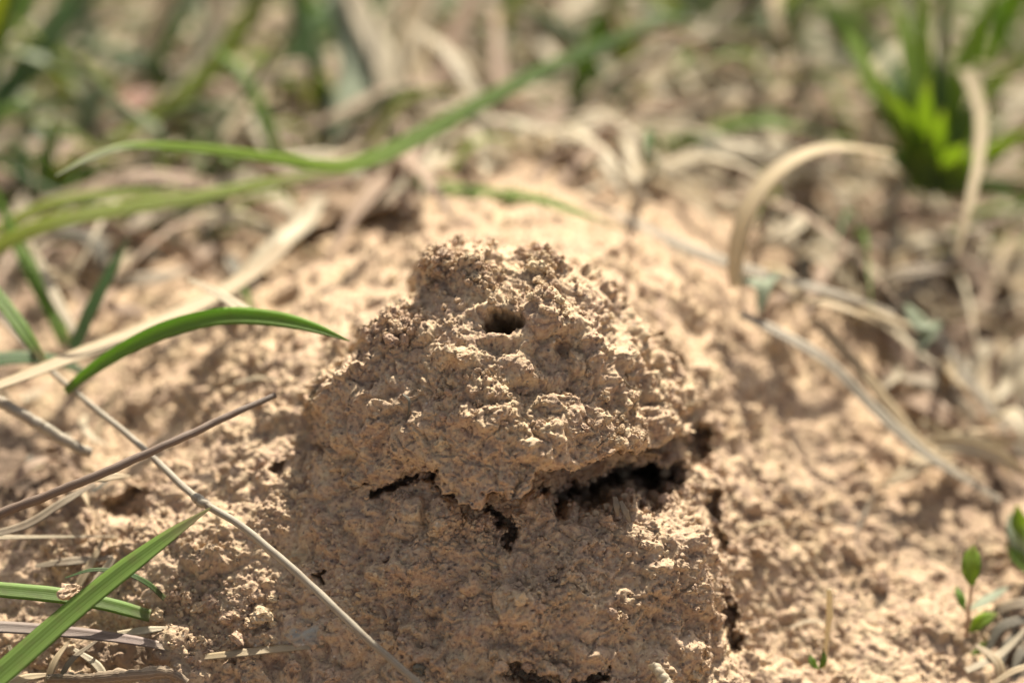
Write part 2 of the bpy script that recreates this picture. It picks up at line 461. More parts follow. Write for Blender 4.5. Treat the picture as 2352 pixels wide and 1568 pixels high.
def blob(x, y, rx, ry): return np.exp(-((ppx - x) / rx) ** 2 - ((ppy - y) / ry) ** 2)
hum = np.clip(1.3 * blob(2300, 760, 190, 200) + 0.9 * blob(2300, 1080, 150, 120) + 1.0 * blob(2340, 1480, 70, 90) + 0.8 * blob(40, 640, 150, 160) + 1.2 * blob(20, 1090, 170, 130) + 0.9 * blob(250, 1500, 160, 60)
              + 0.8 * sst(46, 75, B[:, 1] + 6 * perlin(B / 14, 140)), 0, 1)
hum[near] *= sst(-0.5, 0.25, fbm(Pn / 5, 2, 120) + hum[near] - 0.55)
blu = np.clip(1.2 * blob(700, 1450, 42, 24) , 0, 1) * 0.9
blu[near] *= sst(-0.3, 0.2, perlin(Pn / 1.2, 125))
n_v, n_u = len(vs), len(us)
ii = (np.arange(n_v - 1)[:, None] * n_u + np.arange(n_u - 1)[None]).ravel()
Q = np.stack([ii, ii + 1, ii + n_u + 1, ii + n_u], -1)
ground = link('ground', fast_mesh('ground', GP, Q, True, {'grain': grain, 'humus': hum, 'blue': blu}), CLAY, kind='structure')
GN = grid_normals(GP.reshape(n_v, n_u, 3)).reshape(-1, 3)
gx, gy, gz = proj(GP)

# depth lookup of what the ground shows at a photo position, and its height at a place
RW, RH = 588, 392
ras = np.full(RW * RH, 1e9)
okv = (gx > 0) & (gx < 2352) & (gy > 0) & (gy < 1568)
np.minimum.at(ras, (gy[okv] / 4).astype(int) * RW + (gx[okv] / 4).astype(int), gz[okv])
ras = ras.reshape(RH, RW)
def fill(r):
    for _ in range(6):
        bad = r > 1e8
        if not bad.any(): break
        s = np.stack([np.roll(r, q, ax) for q in (1, -1) for ax in (0, 1)])
        r = np.where(bad, s.min(0), r)
    return r
ras = fill(ras)
def surf(px, py):
    x, y = int(np.clip(px / 4, 0, RW - 1)), int(np.clip(py / 4, 0, RH - 1))
    return float(np.median(ras[max(0, y - 1):y + 2, max(0, x - 1):x + 2]))
HB = 300
hz = np.full(HB * HB * 4, -1e9)
HS = 2.0
okh = (np.abs(GP[:, 0]) < 290) & (np.abs(GP[:, 1]) < 590)
HW, HH = 300, 600
hz = np.full(HW * HH, -1e9)
np.maximum.at(hz, ((GP[okh, 1] + 600) / HS).astype(int) * HW + ((GP[okh, 0] + 300) / HS).astype(int), GP[okh, 2])
hz = -fill(-hz.reshape(HH, HW) + 0.0)
for _ in range(12): hz = np.where(hz < -1e8, np.maximum.reduce([np.roll(hz, q, ax) for q in (1, -1) for ax in (0, 1)]), hz)
def height(x, y):
    return float(hz[int(np.clip((y + 600) / HS, 0, HH - 1)), int(np.clip((x + 300) / HS, 0, HW - 1))])

# ------------------------------------------------------------------ the clay cap with the burrow hole
CE = math.radians(20)
CN = np.array([0, -math.cos(CE), math.sin(CE)])
CV = np.array([0, math.sin(CE), math.cos(CE)])
cs = np.array([(1150,690,3.5),(1150,770,0.3),(1060,740,1),(1230,740,1),(1100,640,5),(1020,590,7),(1100,555,8.5),(1240,575,8.5),(1000,650,6),
      (940,700,6),(900,740,4),(820,800,5),(760,870,4),(720,930,6),(705,1000,7.5),(800,1000,2),(860,1110,1),(800,1100,3),(900,900,1),(950,820,1),
      (1060,830,-1.5),(1150,850,-2),(1000,950,-2.5),(1100,1000,-4.5),(1150,1080,-5),(1090,1165,-4.5),(1000,1100,-2.5),(920,1090,-.5),(1250,800,1),
      (1290,800,2.5),(1340,760,2),(1300,680,4),(1340,620,9),(1400,700,7),(1390,800,2.2),(1250,900,-2),(1350,900,0),(1420,900,2.5),(1460,1000,2),
      (1300,1020,-3),(1300,1075,-3.2),(1400,1040,-1),(1500,1030,4),(1580,1000,12),(1600,900,17),(1530,800,14),(1470,850,7.5),(1450,710,13),(1540,930,11)], float)
CS = tps(cs[:, :2], cs[:, 2])
def to_c(P):
    r = P - P0
    return np.stack([r[..., 0], r @ CV], -1), r @ CN
cuv, cw = to_c(at(cs[:, 0], cs[:, 1], cs[:, 2]))
CSURF = tps(cuv, cw)
outl = np.array([(985,640),(972,600),(1000,558),(1050,545),(1120,552),(1190,566),(1235,564),(1275,592),(1330,602),(1390,640),(1450,700),(1500,750),
      (1535,790),(1560,820),(1600,870),(1612,910),(1590,960),(1588,1000),(1540,1015),(1480,1045),(1420,1042),(1370,1070),(1320,1085),(1290,1078),
      (1235,1097),(1215,1110),(1195,1150),(1165,1150),(1150,1138),(1120,1140),(1105,1170),(1075,1172),(1040,1150),(1010,1145),(1005,1110),(1000,1092),
      (950,1090),(900,1105),(860,1125),(800,1115),(735,1065),(704,1000),(715,900),(740,860),(810,800),(830,760),(900,700),(950,670)], float)
ouv, _ = to_c(at(outl[:, 0], outl[:, 1], CS(outl)))
st = 0.105
cu = np.arange(-27.5, 26, st)
cv = np.arange(-24, 19, st)
mu, mv = np.meshgrid(cu, cv)
A2 = np.stack([mu.ravel(), mv.ravel()], -1)
w2 = CSURF(A2)
B2 = P0 + A2[:, :1] * X + A2[:, 1:] * CV + w2[:, None] * CN
jit = 1.1 * np.stack([fbm(B2 / 2.2, 3, 301), fbm(B2 / 2.2, 3, 305)], -1) + 0.3 * np.stack([perlin(B2 / .6, 311), perlin(B2 / .6, 312)], -1)
q2 = A2 + jit
sd = seg_dist(q2, ouv, True)
sd = np.where(inside(q2, ouv), sd, -sd)
low = sst(-8, -14, A2[:, 1])
rr = 2.6 - 1.2 * low                               # rounding of the rim: blunt on top, sharp where it overhangs
edge = np.where(sd > rr, 0, rr - np.sqrt(np.maximum(0, rr ** 2 - (rr - np.clip(sd, 0, rr)) ** 2)))
drop = edge + np.clip(-sd, 0, 3) * (4.5 + 4.5 * low)
N2 = grid_normals(B2.reshape(len(cv), len(cu), 3)).reshape(-1, 3)
back = np.array([0, 0.74, -0.67])[None] * (1 - low)[:, None] - CN[None] * low[:, None]
B2 = B2 + back * drop[:, None]
wp2 = B2 + 0.8 * np.stack([perlin(B2 / 2.0, 31), perlin(B2 / 2.0, 32), perlin(B2 / 2.0, 33)], -1)
qx, qy, qs = proj(B2)
def bl2(x, y, rx, ry=None): return np.exp(-((qx - x) / rx) ** 2 - ((qy - y) / (ry or rx)) ** 2)
cr2 = np.clip(sst(-0.15, 0.4, fbm(B2 / 6.0, 3, 3)) * 0.8 + bl2(900, 750, 80, 60) + bl2(1010, 600, 60, 60) + bl2(1240, 600, 45, 50) + bl2(1110, 640, 70, 40)
              + 0.7 * bl2(1250, 690, 90, 50) - 0.6 * bl2(1200, 1000, 200, 80), 0, 1)
h1, j1 = worley(wp2 / 1.25, 1)
h2, j2 = worley(B2 / 0.58, 2)
h3, j3 = worley(wp2 / 3.6 + 1.3, 3)
k1, i1 = worley(wp2 / 2.2 + 5.1, 5)
k2, i2 = worley(wp2 / 0.9 + 1.1, 6)
k3, i3 = worley((B2 + 0.3 * (wp2 - B2)) / 0.46 + 2.2, 8)
lo = sst(760, 920, qy)
c2 = np.clip(sst(0.08, 0.32, fbm(B2 / 5.0, 3, 3)) * 0.6 + bl2(900, 750, 80, 60) + bl2(1010, 600, 60, 60) + bl2(1240, 600, 45, 50) + bl2(1110, 640, 70, 40) - 0.8 * bl2(1150, 770, 130, 60) - 0.3 * lo, 0, 1)
sm = 0.35 + 0.85 * sst(-0.22, 0.2, fbm(B2 / 4.5 + 9.1, 2, 365))
nt2 = fbm(wp2 / 5.2 + 3.3, 3, 360, False, 0.4)
d2 = (0.9 * fbm(B2 / 9.0, 2, 361) + 1.5 * ledge(nt2, 4.2) + 0.55 * (i1 - 0.5) + (0.12 + 0.28 * c2) * (i2 - 0.5) - (0.45 + 0.3 * lo) * fbm(wp2 / 3.8, 2, 370, True, 0.4) - (0.16 + 0.24 * lo) * sm * fbm(wp2 / 1.6, 2, 372, True, 0.45) + (0.3 + 0.35 * lo) * fbm(B2 / 2.6, 3, 373)
      + (0.30 + 0.18 * c2) * sm * fbm(B2 / 1.2, 3, 380) + (0.11 + 0.05 * c2) * sm * fbm(B2 / 0.42, 2, 385)
      + 0.40 * c2 * dome(h1, 0.6) * (j1 > 0.35) + (0.10 + 0.08 * c2) * sm * dome(h2, 0.62) * (j2 > 0.3) + (0.10 + 0.08 * c2) * sm * dome(k3, 0.62) * (i3 > 0.35)
      - 0.25 * (k3 < 0.34) * (i3 < 0.06) + 1.25 * dome(h3, 0.55) ** 0.7 * (j3 > 0.62) - 0.6 * np.maximum(0, fbm(B2 / 2.4, 2, 395)) * (0.25 + c2))
d2 += 1.0 * bl2(1060, 820, 26, 22) + 0.9 * bl2(1010, 590, 40, 40) + 1.1 * bl2(1240, 590, 30, 34) + 0.9 * bl2(900, 735, 55, 35) + 0.8 * bl2(1110, 630, 50, 26)
d2 += 0.9 * bl2(1280, 745, 70, 26) - 1.3 * bl2(1292, 800, 26, 16) + 0.8 * bl2(1150, 775, 90, 14) - 0.8 * bl2(960, 870, 40, 60) + 0.8 * bl2(1370, 985, 110, 36)
d2 -= 1.0 * bl2(1250, 890, 100, 14)
d2 *= 1 - 0.45 * bl2(1152, 738, 90, 60)
d2 = np.where(sd < 0, d2 * np.clip(1 + sd * 0.5, 0.25, 1), d2)
B2 = B2 + N2 * d2[:, None]
# the burrow: goes in and steeply down
hx = (qx - 1152 + 20 * perlin(B2 / 1.5, 401)) / 43.0
hy = (qy - 740 - 0.18 * (qx - 1152) + 14 * perlin(B2 / 1.3, 402)) / 24.0
hr = np.sqrt(hx ** 2 + hy ** 2)
tun = np.clip(1.12 - hr, 0, 0.85) / 0.85
B2 = B2 + np.array([0.10, 0.70, -0.71])[None] * (10.0 * tun ** 0.9)[:, None]
tm = tun > 0.02
B2[tm] += 0.45 * np.stack([perlin(B2[tm] / .8, 411), perlin(B2[tm] / .8, 412), perlin(B2[tm] / .8, 413)], -1)
keep = sd > -2.2
K = keep.reshape(len(cv), len(cu))
kk = (K[:-1, :-1] & K[1:, :-1] & K[:-1, 1:] & K[1:, 1:]).ravel()
m_u = len(cu)
ii = (np.arange(len(cv) - 1)[:, None] * m_u + np.arange(m_u - 1)[None]).ravel()[kk]
Q2 = np.stack([ii, ii + 1, ii + m_u + 1, ii + m_u], -1)
used = np.unique(Q2)
remap = np.full(len(B2), -1); remap[used] = np.arange(len(used))
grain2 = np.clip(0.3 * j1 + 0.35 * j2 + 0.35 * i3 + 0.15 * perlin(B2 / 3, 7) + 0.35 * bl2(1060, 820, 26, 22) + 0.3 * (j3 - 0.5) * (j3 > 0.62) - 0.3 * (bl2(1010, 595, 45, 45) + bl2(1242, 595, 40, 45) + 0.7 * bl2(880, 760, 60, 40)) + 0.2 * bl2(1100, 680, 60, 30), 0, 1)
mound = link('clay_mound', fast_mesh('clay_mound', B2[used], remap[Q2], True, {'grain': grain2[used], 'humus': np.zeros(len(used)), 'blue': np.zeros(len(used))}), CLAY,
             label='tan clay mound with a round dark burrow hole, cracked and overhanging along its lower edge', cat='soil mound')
CNn = grid_normals(B2.reshape(len(cv), len(cu), 3)).reshape(-1, 3)

cxx, cyy, czz = proj(B2[used])
ras2 = np.full(RW * RH, 1e9)
np.minimum.at(ras2, (np.clip(cyy / 4, 0, RH - 1)).astype(int) * RW + np.clip(cxx / 4, 0, RW - 1).astype(int), czz)
ras2 = ras2.reshape(RH, RW)
def csurf(px, py):
    """depth of the mound's own surface at a photo position"""
    x, y = int(px / 4), int(py / 4)
    q = ras2[y - 1:y + 2, x - 1:x + 2]
    q = q[q < 1e8]
    return float(np.median(q)) if len(q) else float(CS(np.array([[px, py]], float))[0])

# ------------------------------------------------------------------ crumbs of clay
import bmesh
def crumb_mesh(i, sub):
    bm = bmesh.new()
    bmesh.ops.create_icosphere(bm, subdivisions=sub, radius=1)
    V = np.array([v.co[:] for v in bm.verts])
    Fc = np.array([[v.index for v in f.verts] for f in bm.faces])
    bm.free()
    n = fbm(V * 0.9 + 13.1 * i, 2, 500 + i) * 0.55 + fbm(V * 2.2 + 5 * i, 2, 520 + i) * 0.3
    h, _ = worley(V * 1.1 + 3.7 * i, 530 + i)
    r = 0.85 + n + 0.25 * (0.5 - h)
    r = np.round(r * 5) / 5 * 0.35 + r * 0.65 + 0.32 * fbm(V * 3.6 + 2.2 * i, 2, 540 + i)
    V = V * r[:, None] * np.array([1, 0.85 + 0.3 * ((i * 37) % 10) / 10, 0.7])
    return V, Fc
CV_ = [crumb_mesh(i, 3) for i in range(9)]
CL_ = [crumb_mesh(i + 20, 1) for i in range(9)]
CM = [fast_mesh('crumb', v * 1000 * 0.001 / MM * MM, f, False) for v, f in CV_]     # radius 1 mm
for m in CM: m.materials.append(CRUMB)

def rand_rot(n):
    q = rng.normal(size=(n, 4)); q /= np.linalg.norm(q, axis=1)[:, None]
    w, x, y, z = q.T
    return np.stack([np.stack([1-2*(y*y+z*z), 2*(x*y-z*w), 2*(x*z+y*w)], -1), np.stack([2*(x*y+z*w), 1-2*(x*x+z*z), 2*(y*z-x*w)], -1),
                     np.stack([2*(x*z-y*w), 2*(y*z+x*w), 1-2*(x*x+y*y)], -1)], 1)

def place_crumbs(P, N, wgt, n_big, n_small, parent, big, small):
    idx = rng.choice(len(P), n_big, p=wgt / wgt.sum(), replace=False)
    for k in idx:
        r = float(np.clip(rng.lognormal(math.log(big), 0.38), big * 0.5, big * 2.6))
        o = bpy.data.objects.new('crumb', CM[int(rng.integers(len(CM)))])
        COL.objects.link(o)
        o.parent = parent
        o.location = (P[k] + N[k] * r * 0.35) * MM
        o.scale = (r, r, r)
        o.rotation_euler = tuple(rng.uniform(0, 6.28, 3))
    idx = rng.choice(len(P), n_small, p=wgt / wgt.sum(), replace=False)
    R = rand_rot(n_small)
    sz = np.clip(rng.lognormal(math.log(small), 0.4, n_small), small * 0.5, small * 2.5)
    Vs, Fs, gr, off = [], [], [], 0
    var = rng.integers(0, len(CL_), n_small)
    for j, (v, f) in enumerate(CL_):
        s = np.where(var == j)[0]
        if not len(s): continue
        pv = np.einsum('nij,vj->nvi', R[s], v) * sz[s][:, None, None] + (P[idx[s]] + N[idx[s]] * sz[s][:, None] * 0.35)[:, None]
        Vs.append(pv.reshape(-1, 3))
        Fs.append((f[None] + (np.arange(len(s)) * len(v))[:, None, None] + off).reshape(-1, 3))
        gr.append(np.repeat(rng.random(len(s)), len(v)))
        off += len(s) * len(v)
    V = np.concatenate(Vs)
    me = fast_mesh('fine_crumbs', V, np.concatenate(Fs), False, {'grain': np.concatenate(gr), 'humus': np.zeros(len(V)), 'blue': np.zeros(len(V))})
    link('fine_crumbs', me, CLAY, parent=parent, kind='stuff')

ok = used[(sd[used] > 0.3) & (hr[used] > 1.25)]
clus = (4 * bl2(905, 745, 60, 42) + 5 * bl2(1005, 600, 38, 45) + 5 * bl2(1242, 595, 32, 36) + 2.5 * bl2(1105, 640, 55, 32) + 1.5 * bl2(1255, 690, 70, 40)
        + 0.8 * bl2(1120, 900, 130, 60) + 1.0 * bl2(1450, 960, 120, 70) + 0.06 + 0.15 * c2 ** 2)[ok]
place_crumbs(B2[ok], CNn[ok], clus, 230, 1500, mound, 0.42, 0.16)
for px, py, r_, v in [(1232, 572, .8, 2), (1250, 588, .85, 3), (1222, 600, .75, 5), (1244, 612, .95, 7), (1264, 628, .75, 1), (1236, 642, .85, 4), (1272, 612, .6, 8), (1226, 560, .55, 6),
                      (897, 782, 1.25, 6), (924, 788, .9, 0), (866, 752, 1.1, 3), (880, 730, .95, 5), (905, 716, .8, 2), (930, 735, .7, 7), (945, 760, .75, 1), (850, 778, .8, 4), (915, 757, .7, 8), (958, 738, .6, 5),
                      (1000, 600, .9, 3), (988, 622, .8, 1), (1018, 578, .85, 2), (1045, 560, .7, 7), (1030, 606, .6, 4), (1092, 636, .8, 5), (1112, 648, .7, 3), (1130, 652, .6, 8), (1075, 650, .6, 2),
                      (1262, 676, .8, 0), (1285, 690, .7, 2), (1300, 720, .7, 7), (1050, 690, .6, 3), (1020, 705, .55, 1), (1130, 690, .7, 6), (1180, 690, .6, 5)]:
    o = bpy.data.objects.new('crumb', CM[v]); COL.objects.link(o); o.parent = mound
    o.location = at(px, py, csurf(px, py) - r_ * 0.35) * MM
    r_ *= 0.85; o.scale = (r_, r_, r_); o.rotation_euler = tuple(rng.uniform(0, 6.28, 3))
inv = near & (gx > -40) & (gx < 2390) & (gy > 560) & (gy < 1600) & (disp > -3) & (gz < 40)
inv |= (np.isin(np.arange(len(B)), np.where(near)[0][cavity > 0.5]))
ok = np.where(inv)[0]
cavg = np.zeros(len(B)); cavg[near] = cavity
wg = np.full(len(ok), 0.06) + 2.5 * cavg[ok]
crg = np.zeros(len(B)); crg[near] = cr
fcg = np.zeros(len(B)); fcg[near] = face
wg += 0.45 * crg[ok] + 0.25 * fcg[ok]
wg = np.where(cavg[ok] > 0.1, 0, wg)
def blg(x, y, rx, ry): return np.exp(-((gx[ok] - x) / rx) ** 2 - ((gy[ok] - y) / ry) ** 2)
wg += 4 * blg(590, 1410, 60, 30) + 4 * blg(430, 1390, 90, 40) + 3 * blg(480, 1480, 80, 30) + 2.5 * blg(1450, 1130, 120, 40) + 2 * blg(1130, 1190, 50, 40)
wg += 1.5 * blg(150, 1230, 150, 60) + 1.2 * blg(1640, 1420, 60, 120)
place_crumbs(GP[ok], GN[ok], wg, 230, 5000, ground, 0.58, 0.2)
dk = np.where((deep > 0.25) & (gy > 900) & (gx > 900) & (gz < 40))[0]
place_crumbs(GP[dk], GN[dk], np.ones(len(dk)) * (0.4 + cavg[dk]), 65, 1500, ground, 0.55, 0.34)

# ------------------------------------------------------------------ leaves of grass, stems
def crom(P, n):
    P = np.asarray(P, float)
    if len(P) == 2: return P[0] + np.linspace(0, 1, n)[:, None] * (P[1] - P[0])
    d = np.concatenate([[0], np.cumsum(np.linalg.norm(np.diff(P[:, :3], axis=0), axis=1) ** 0.6)])
    t = np.linspace(0, d[-1], n)
    m = np.gradient(P, d, axis=0)
    k = np.clip(np.searchsorted(d, t, 'right') - 1, 0, len(d) - 2)
    h = (d[k + 1] - d[k])[:, None]
    u = ((t - d[k]) / h[:, 0])[:, None]
    return ((2*u**3-3*u**2+1) * P[k] + (u**3-2*u**2+u) * h * m[k] + (-2*u**3+3*u**2) * P[k+1] + (u**3-u**2) * h * m[k+1])

def ribbon_geo(pts, widths, facev=None, fold=0.22, thick=0.14, twist=0.0, roll=0.0, n=None, wob=0.04, prof=None):
    n = n or 48
    c = crom(pts, n)
    t = np.linspace(0, 1, n)
    w = np.interp(t, np.linspace(0, 1, len(widths)), widths)
    w = w * (1 + wob * perlin(np.stack([t * 9 + c[0, 0], t * 0, t * 0], -1), 77))
    T = np.gradient(c, axis=0); T /= np.linalg.norm(T, axis=1)[:, None] + 1e-9
    fv = np.array([0, -0.35, 0.94]) if facev is None else np.asarray(facev, float)
    side = np.cross(T, fv); side /= np.linalg.norm(side, axis=1)[:, None] + 1e-9
    nor = np.cross(side, T)
    a = roll + twist * t
    ca, sa = np.cos(a)[:, None], np.sin(a)[:, None]
    side, nor = side * ca + nor * sa, nor * ca - side * sa
    xs = np.array([-1, -.5, 0, .5, 1, .5, 0, -.5])
    up = np.array([0, 0, 0, 0, 0, 1, 1, 1])
    hh = fold * (np.abs(xs) - 0.5)
    V = c[:, None] + side[:, None] * (xs[None, :, None] * w[:, None, None] / 2) + nor[:, None] * ((hh[None] * w[:, None] / 2) - up[None] * np.minimum(thick, w[:, None] * 0.3) )[..., None]
    along = np.repeat(t, 8); across = np.tile(xs, n)
    i = np.arange(n - 1)[:, None] * 8
    j = np.arange(8)[None]
    Q = np.stack([i + j, i + (j + 1) % 8, i + 8 + (j + 1) % 8, i + 8 + j], -1).reshape(-1, 4)
    caps = np.array([[0, 7, 1, 1], [0, 0, 0, 0]])
    return V.reshape(-1, 3), Q, along, across

def tube_geo(pts, radii, n=None, k=8, bump=0.06, seed=0):
    n = n or 60
    c = crom(pts, n)
    t = np.linspace(0, 1, n)
    r = np.interp(t, np.linspace(0, 1, len(radii)), radii)
    q = np.stack([t * 7 + c[0, 0], t * 0 + c[0, 1], t * 0], -1)
    c = c + (r[:, None] * 0.32) * np.stack([perlin(q, 93 + b) + 0.4 * perlin(q * 3.1, 96 + b) for b in range(3)], -1)
    T = np.gradient(c, axis=0); T /= np.linalg.norm(T, axis=1)[:, None] + 1e-9
    side = np.cross(T, -F); side /= np.linalg.norm(side, axis=1)[:, None] + 1e-9
    nor = np.cross(side, T)
    a = np.linspace(0, 2 * np.pi, k, endpoint=False)
    rad = r[:, None] * (1 + bump * perlin(np.stack([np.repeat(t * 30, k), np.tile(np.cos(a) * 1.5, n), np.tile(np.sin(a) * 1.5, n)], -1) + seed * 7.7, 90).reshape(n, k) * 2)
    V = c[:, None] + (side[:, None] * np.cos(a)[None, :, None] + nor[:, None] * np.sin(a)[None, :, None]) * rad[..., None]
    i = np.arange(n - 1)[:, None] * k
    j = np.arange(k)[None]
    Q = np.stack([i + j, i + k + j, i + k + (j + 1) % k, i + (j + 1) % k], -1).reshape(-1, 4)
    ends = []
    for b in (0, (n - 1) * k):
        for q in range(1, k - 2, 2): ends.append([b, b + q, b + q + 1, b + q + 2])
    Q = np.concatenate([Q, np.array(ends)])
    return V.reshape(-1, 3), Q, np.repeat(t, k), np.tile(np.linspace(-1, 1, k), n)

def add_geo(name, geo, mat, base=None, parent=None, **kw):
    V, Q, al, ac = geo
    b = V[:8].mean(0) if base is None else base
    return link(name, fast_mesh(name, V - b, Q, True, {'along': al, 'across': ac}), mat, parent=parent, loc=b, **kw)

def P3(pts):
    """photo x, y and depth; depth None or ('g', lift) means lying on the ground there"""
    out = []
    for px, py, s in pts:
        if s is None: s = surf(px, py) - 0.5
        elif not isinstance(s, tuple) and s > 66: s = 66 + (s - 66) * 0.42
        elif isinstance(s, tuple): s = (surf if s[0] == 'g' else csurf)(px, py) - s[1]
        out.append(at(px, py, s))
    return np.array(out)

def blade(name, pts, wpx, mat, label, cat='grass blade', group=None, **kw):
    P = P3(pts)
    sm = np.mean([proj(p[None])[2][0] for p in P])
    w = [q * PXMM * (FOC + sm) / FOC for q in wpx]
    return add_geo(name, ribbon_geo(P, w, **kw), M[mat], label=label, cat=cat, group=group)

def stem(name, pts, dpx, mat, label, cat='dry stalk', group=None, **kw):
    P = P3(pts)
    sm = np.mean([proj(p[None])[2][0] for p in P])
    r = [q * 0.5 * PXMM * (FOC + sm) / FOC for q in dpx]
    return add_geo(name, tube_geo(P, r, **kw), M[mat], label=label, cat=cat, group=group)

# --- in focus, at the left
blade('grass_leaf', [(-120, 1660, -9), (40, 1520, -7), (170, 1405, -5), (300, 1300, -4), (400, 1225, -3), (487, 1163, -2)], [74, 76, 74, 70, 64, 44, 3], 'green',
      'broad green grass blade with a brown tip slanting up over the lower left clay', fold=0.35, roll=0.25)
s2 = stem('dry_stalk', [(-40, 690, 34), (20, 752, 30), (130, 862, 20), (330, 1030, 9), (462, 1150, 2), (560, 1212, -1), (720, 1350, -4), (850, 1472, -6.5), (985, 1590, -8)],
     [10, 11, 13, 15, 16, 17, 18, 18, 18, 18], 'stem_pale', 'long thin pale stem slanting down across the clay below the mound', n=140)
nodeg = tube_geo(P3([(445, 1136, 2.6), (462, 1150, 1.8), (480, 1162, 1.3)]), [0.45, 0.66, 0.62, 0.5], n=10)
nb = np.array(s2.location) / MM
link('node', fast_mesh('node', nodeg[0] - nb, nodeg[1], True, {'along': nodeg[2], 'across': nodeg[3]}), M['stem_pale'], parent=s2)
stem('brown_stick', [(-60, 1205, -2), (0, 1180, -1.5), (200, 1100, -1), (340, 1040, 0.5), (480, 978, 3), (632, 906, 6)], [23, 22, 21, 20, 19, 17, 14], 'stick',
     'straight brown stick crossing over the pale stem at the left', cat='stick', n=90)
blade('grass_leaf', [(150, 900, 17), (200, 858, 15), (290, 800, 13), (400, 752, 11), (520, 727, 9.5), (640, 734, 8), (725, 754, 6.5), (803, 783, 5)], [20, 30, 38, 43, 44, 43, 38, 25, 3], 'green_b',
      'bright green arched blade whose tip touches the left side of the clay mound', fold=0.3, roll=-0.35)
blade('straw', [(-60, 905, 10), (60, 862, 14), (180, 815, 18), (330, 758, 23), (480, 688, 29), (590, 620, 34), (660, 560, 38)], [26, 38, 48, 54, 56, 52, 40], 'straw',
      'wide beige dry blade running behind the arched bright green blade', cat='dry blade', fold=0.15, roll=0.2)
blade('straw', [(560, 640, 44), (640, 560, 48), (700, 510, 52), (735, 450, 56)], [46, 60, 62, 40], 'straw_p',
      'pale broad dry blade leaning up beside the hollow behind the mound', cat='dry blade', fold=0.2, twist=0.4)
blade('grass_leaf', [(432, 641, 24), (490, 668, 21), (560, 712, 17), (620, 740, 14)], [8, 22, 28, 24], 'straw_p', 'short pale glinting grass tip behind the arched green blade', fold=0.3)
blade('grass_leaf', [(-10, 430, 42), (30, 540, 40), (80, 640, 37), (130, 740, 34), (150, 790, 33)], [6, 26, 36, 36, 30], 'green_b', 'upright green blade at the left edge bowing over dry litter', fold=0.3)
blade('straw', [(60, 545, 39), (95, 610, 37), (130, 690, 34), (175, 770, 31)], [10, 24, 28, 16], 'straw_p', 'pale dry blade lying along the upright green blade at the left edge', cat='dry blade')
blade('grass_leaf', [(170, 800, 28), (215, 700, 30), (260, 615, 32), (296, 545, 34)], [30, 34, 26, 4], 'green_d', 'short dark green blade pointing up to the right beside the pale stem', fold=0.3)
blade('grass_leaf', [(-40, 640, 26), (20, 715, 22), (60, 770, 20), (100, 830, 19)], [34, 36, 34, 20], 'green', 'blurred green blade end at the left edge above the brown stick', fold=0.3)
blade('grass_leaf', [(-40, 830, 22), (60, 822, 24), (150, 835, 26), (200, 860, 26)], [44, 40, 34, 20], 'green_d', 'flat dark green blade under the beige dry blade at the left edge')
blade('grass_leaf', [(150, 1326, 1.0), (215, 1308, 0.5), (290, 1316, 0.5), (340, 1340, 1.0), (378, 1374, 2.0)], [3, 11, 14, 15, 15], 'green_d', 'thin dark green blade curling over the crumbs behind the broad slanting blade')
hb = blade('grass_leaf', [(-60, 1348, 0.5), (0, 1354, 0.5), (140, 1368, 0.8), (240, 1386, 1.2), (345, 1414, 2.2)], [40, 40, 40, 36, 32], 'green_b',
      'flat green blade under the broad slanting blade with a clay crumb on it', fold=0.2, roll=-0.2)
blade('straw', [(-60, 1437, 1.0), (60, 1443, 1.0), (200, 1456, 0.6), (330, 1474, 0.4), (430, 1496, 0.3), (560, 1504, -0.2)], [34, 34, 32, 26, 18, 4], 'purple',
      'purplish brown dry blade running flat under the broad slanting blade', cat='dry blade')
blade('straw', [(470, 1508, ('g', 0.4)), (560, 1498, ('g', 0.5)), (650, 1488, ('g', 0.5)), (745, 1482, ('g', 0.3))], [18, 24, 22, 12], 'straw',
      'flat straw fragment pressed into the clay at the bottom left', cat='dry blade', fold=0.1)
blade('straw', [(270, 1455, 1.5), (330, 1447, 1.5), (400, 1440, 1.8)], [16, 22, 6], 'straw_p', 'short pale straw end above the purplish dry blade', cat='dry blade')
blade('straw', [(165, 1370, 6), (200, 1310, 7), (240, 1235, 9)], [18, 22, 6], 'straw', 'beige straw standing behind the flat green blade', cat='dry blade')
blade('straw', [(190, 1380, 5), (235, 1320, 5.5), (262, 1280, 6)], [20, 26, 16], 'straw_p', 'stubby pale straw beside the beige upright straw', cat='dry blade')
blade('straw', [(80, 1300, 9), (150, 1290, 8), (260, 1280, 8)], [10, 26, 12], 'straw_g', 'grey flat straw lying on crumbs left of the broad blade tip', cat='dry blade')
stem('dry_stalk', [(-40, 905, 14), (60, 955, 13), (130, 1000, 13), (210, 1042, 13)], [26, 27, 27, 24], 'stem_pale', 'short blurred pale straw stub at the left edge under the pale stem')
blade('dry_leaf', [(190, 1105, 8), (240, 1095, 7), (300, 1092, 8)], [6, 34, 4], 'straw', 'small beige dry leaf lying under the brown stick', cat='dry leaf')
blade('straw', [(-30, 1230, 6), (60, 1205, 6), (150, 1150, 7), (220, 1110, 9)], [20, 24, 22, 8], 'straw_g', 'grey dry blade close below the brown stick', cat='dry blade')
stem('twig', [(110, 1556, -1), (200, 1560, -2), (290, 1552, -2.5), (400, 1546, -2), (430, 1566, -2)], [26, 30, 34, 30, 18], 'bark', 'knobbly bark covered twig at the bottom left edge', cat='twig', bump=0.22)
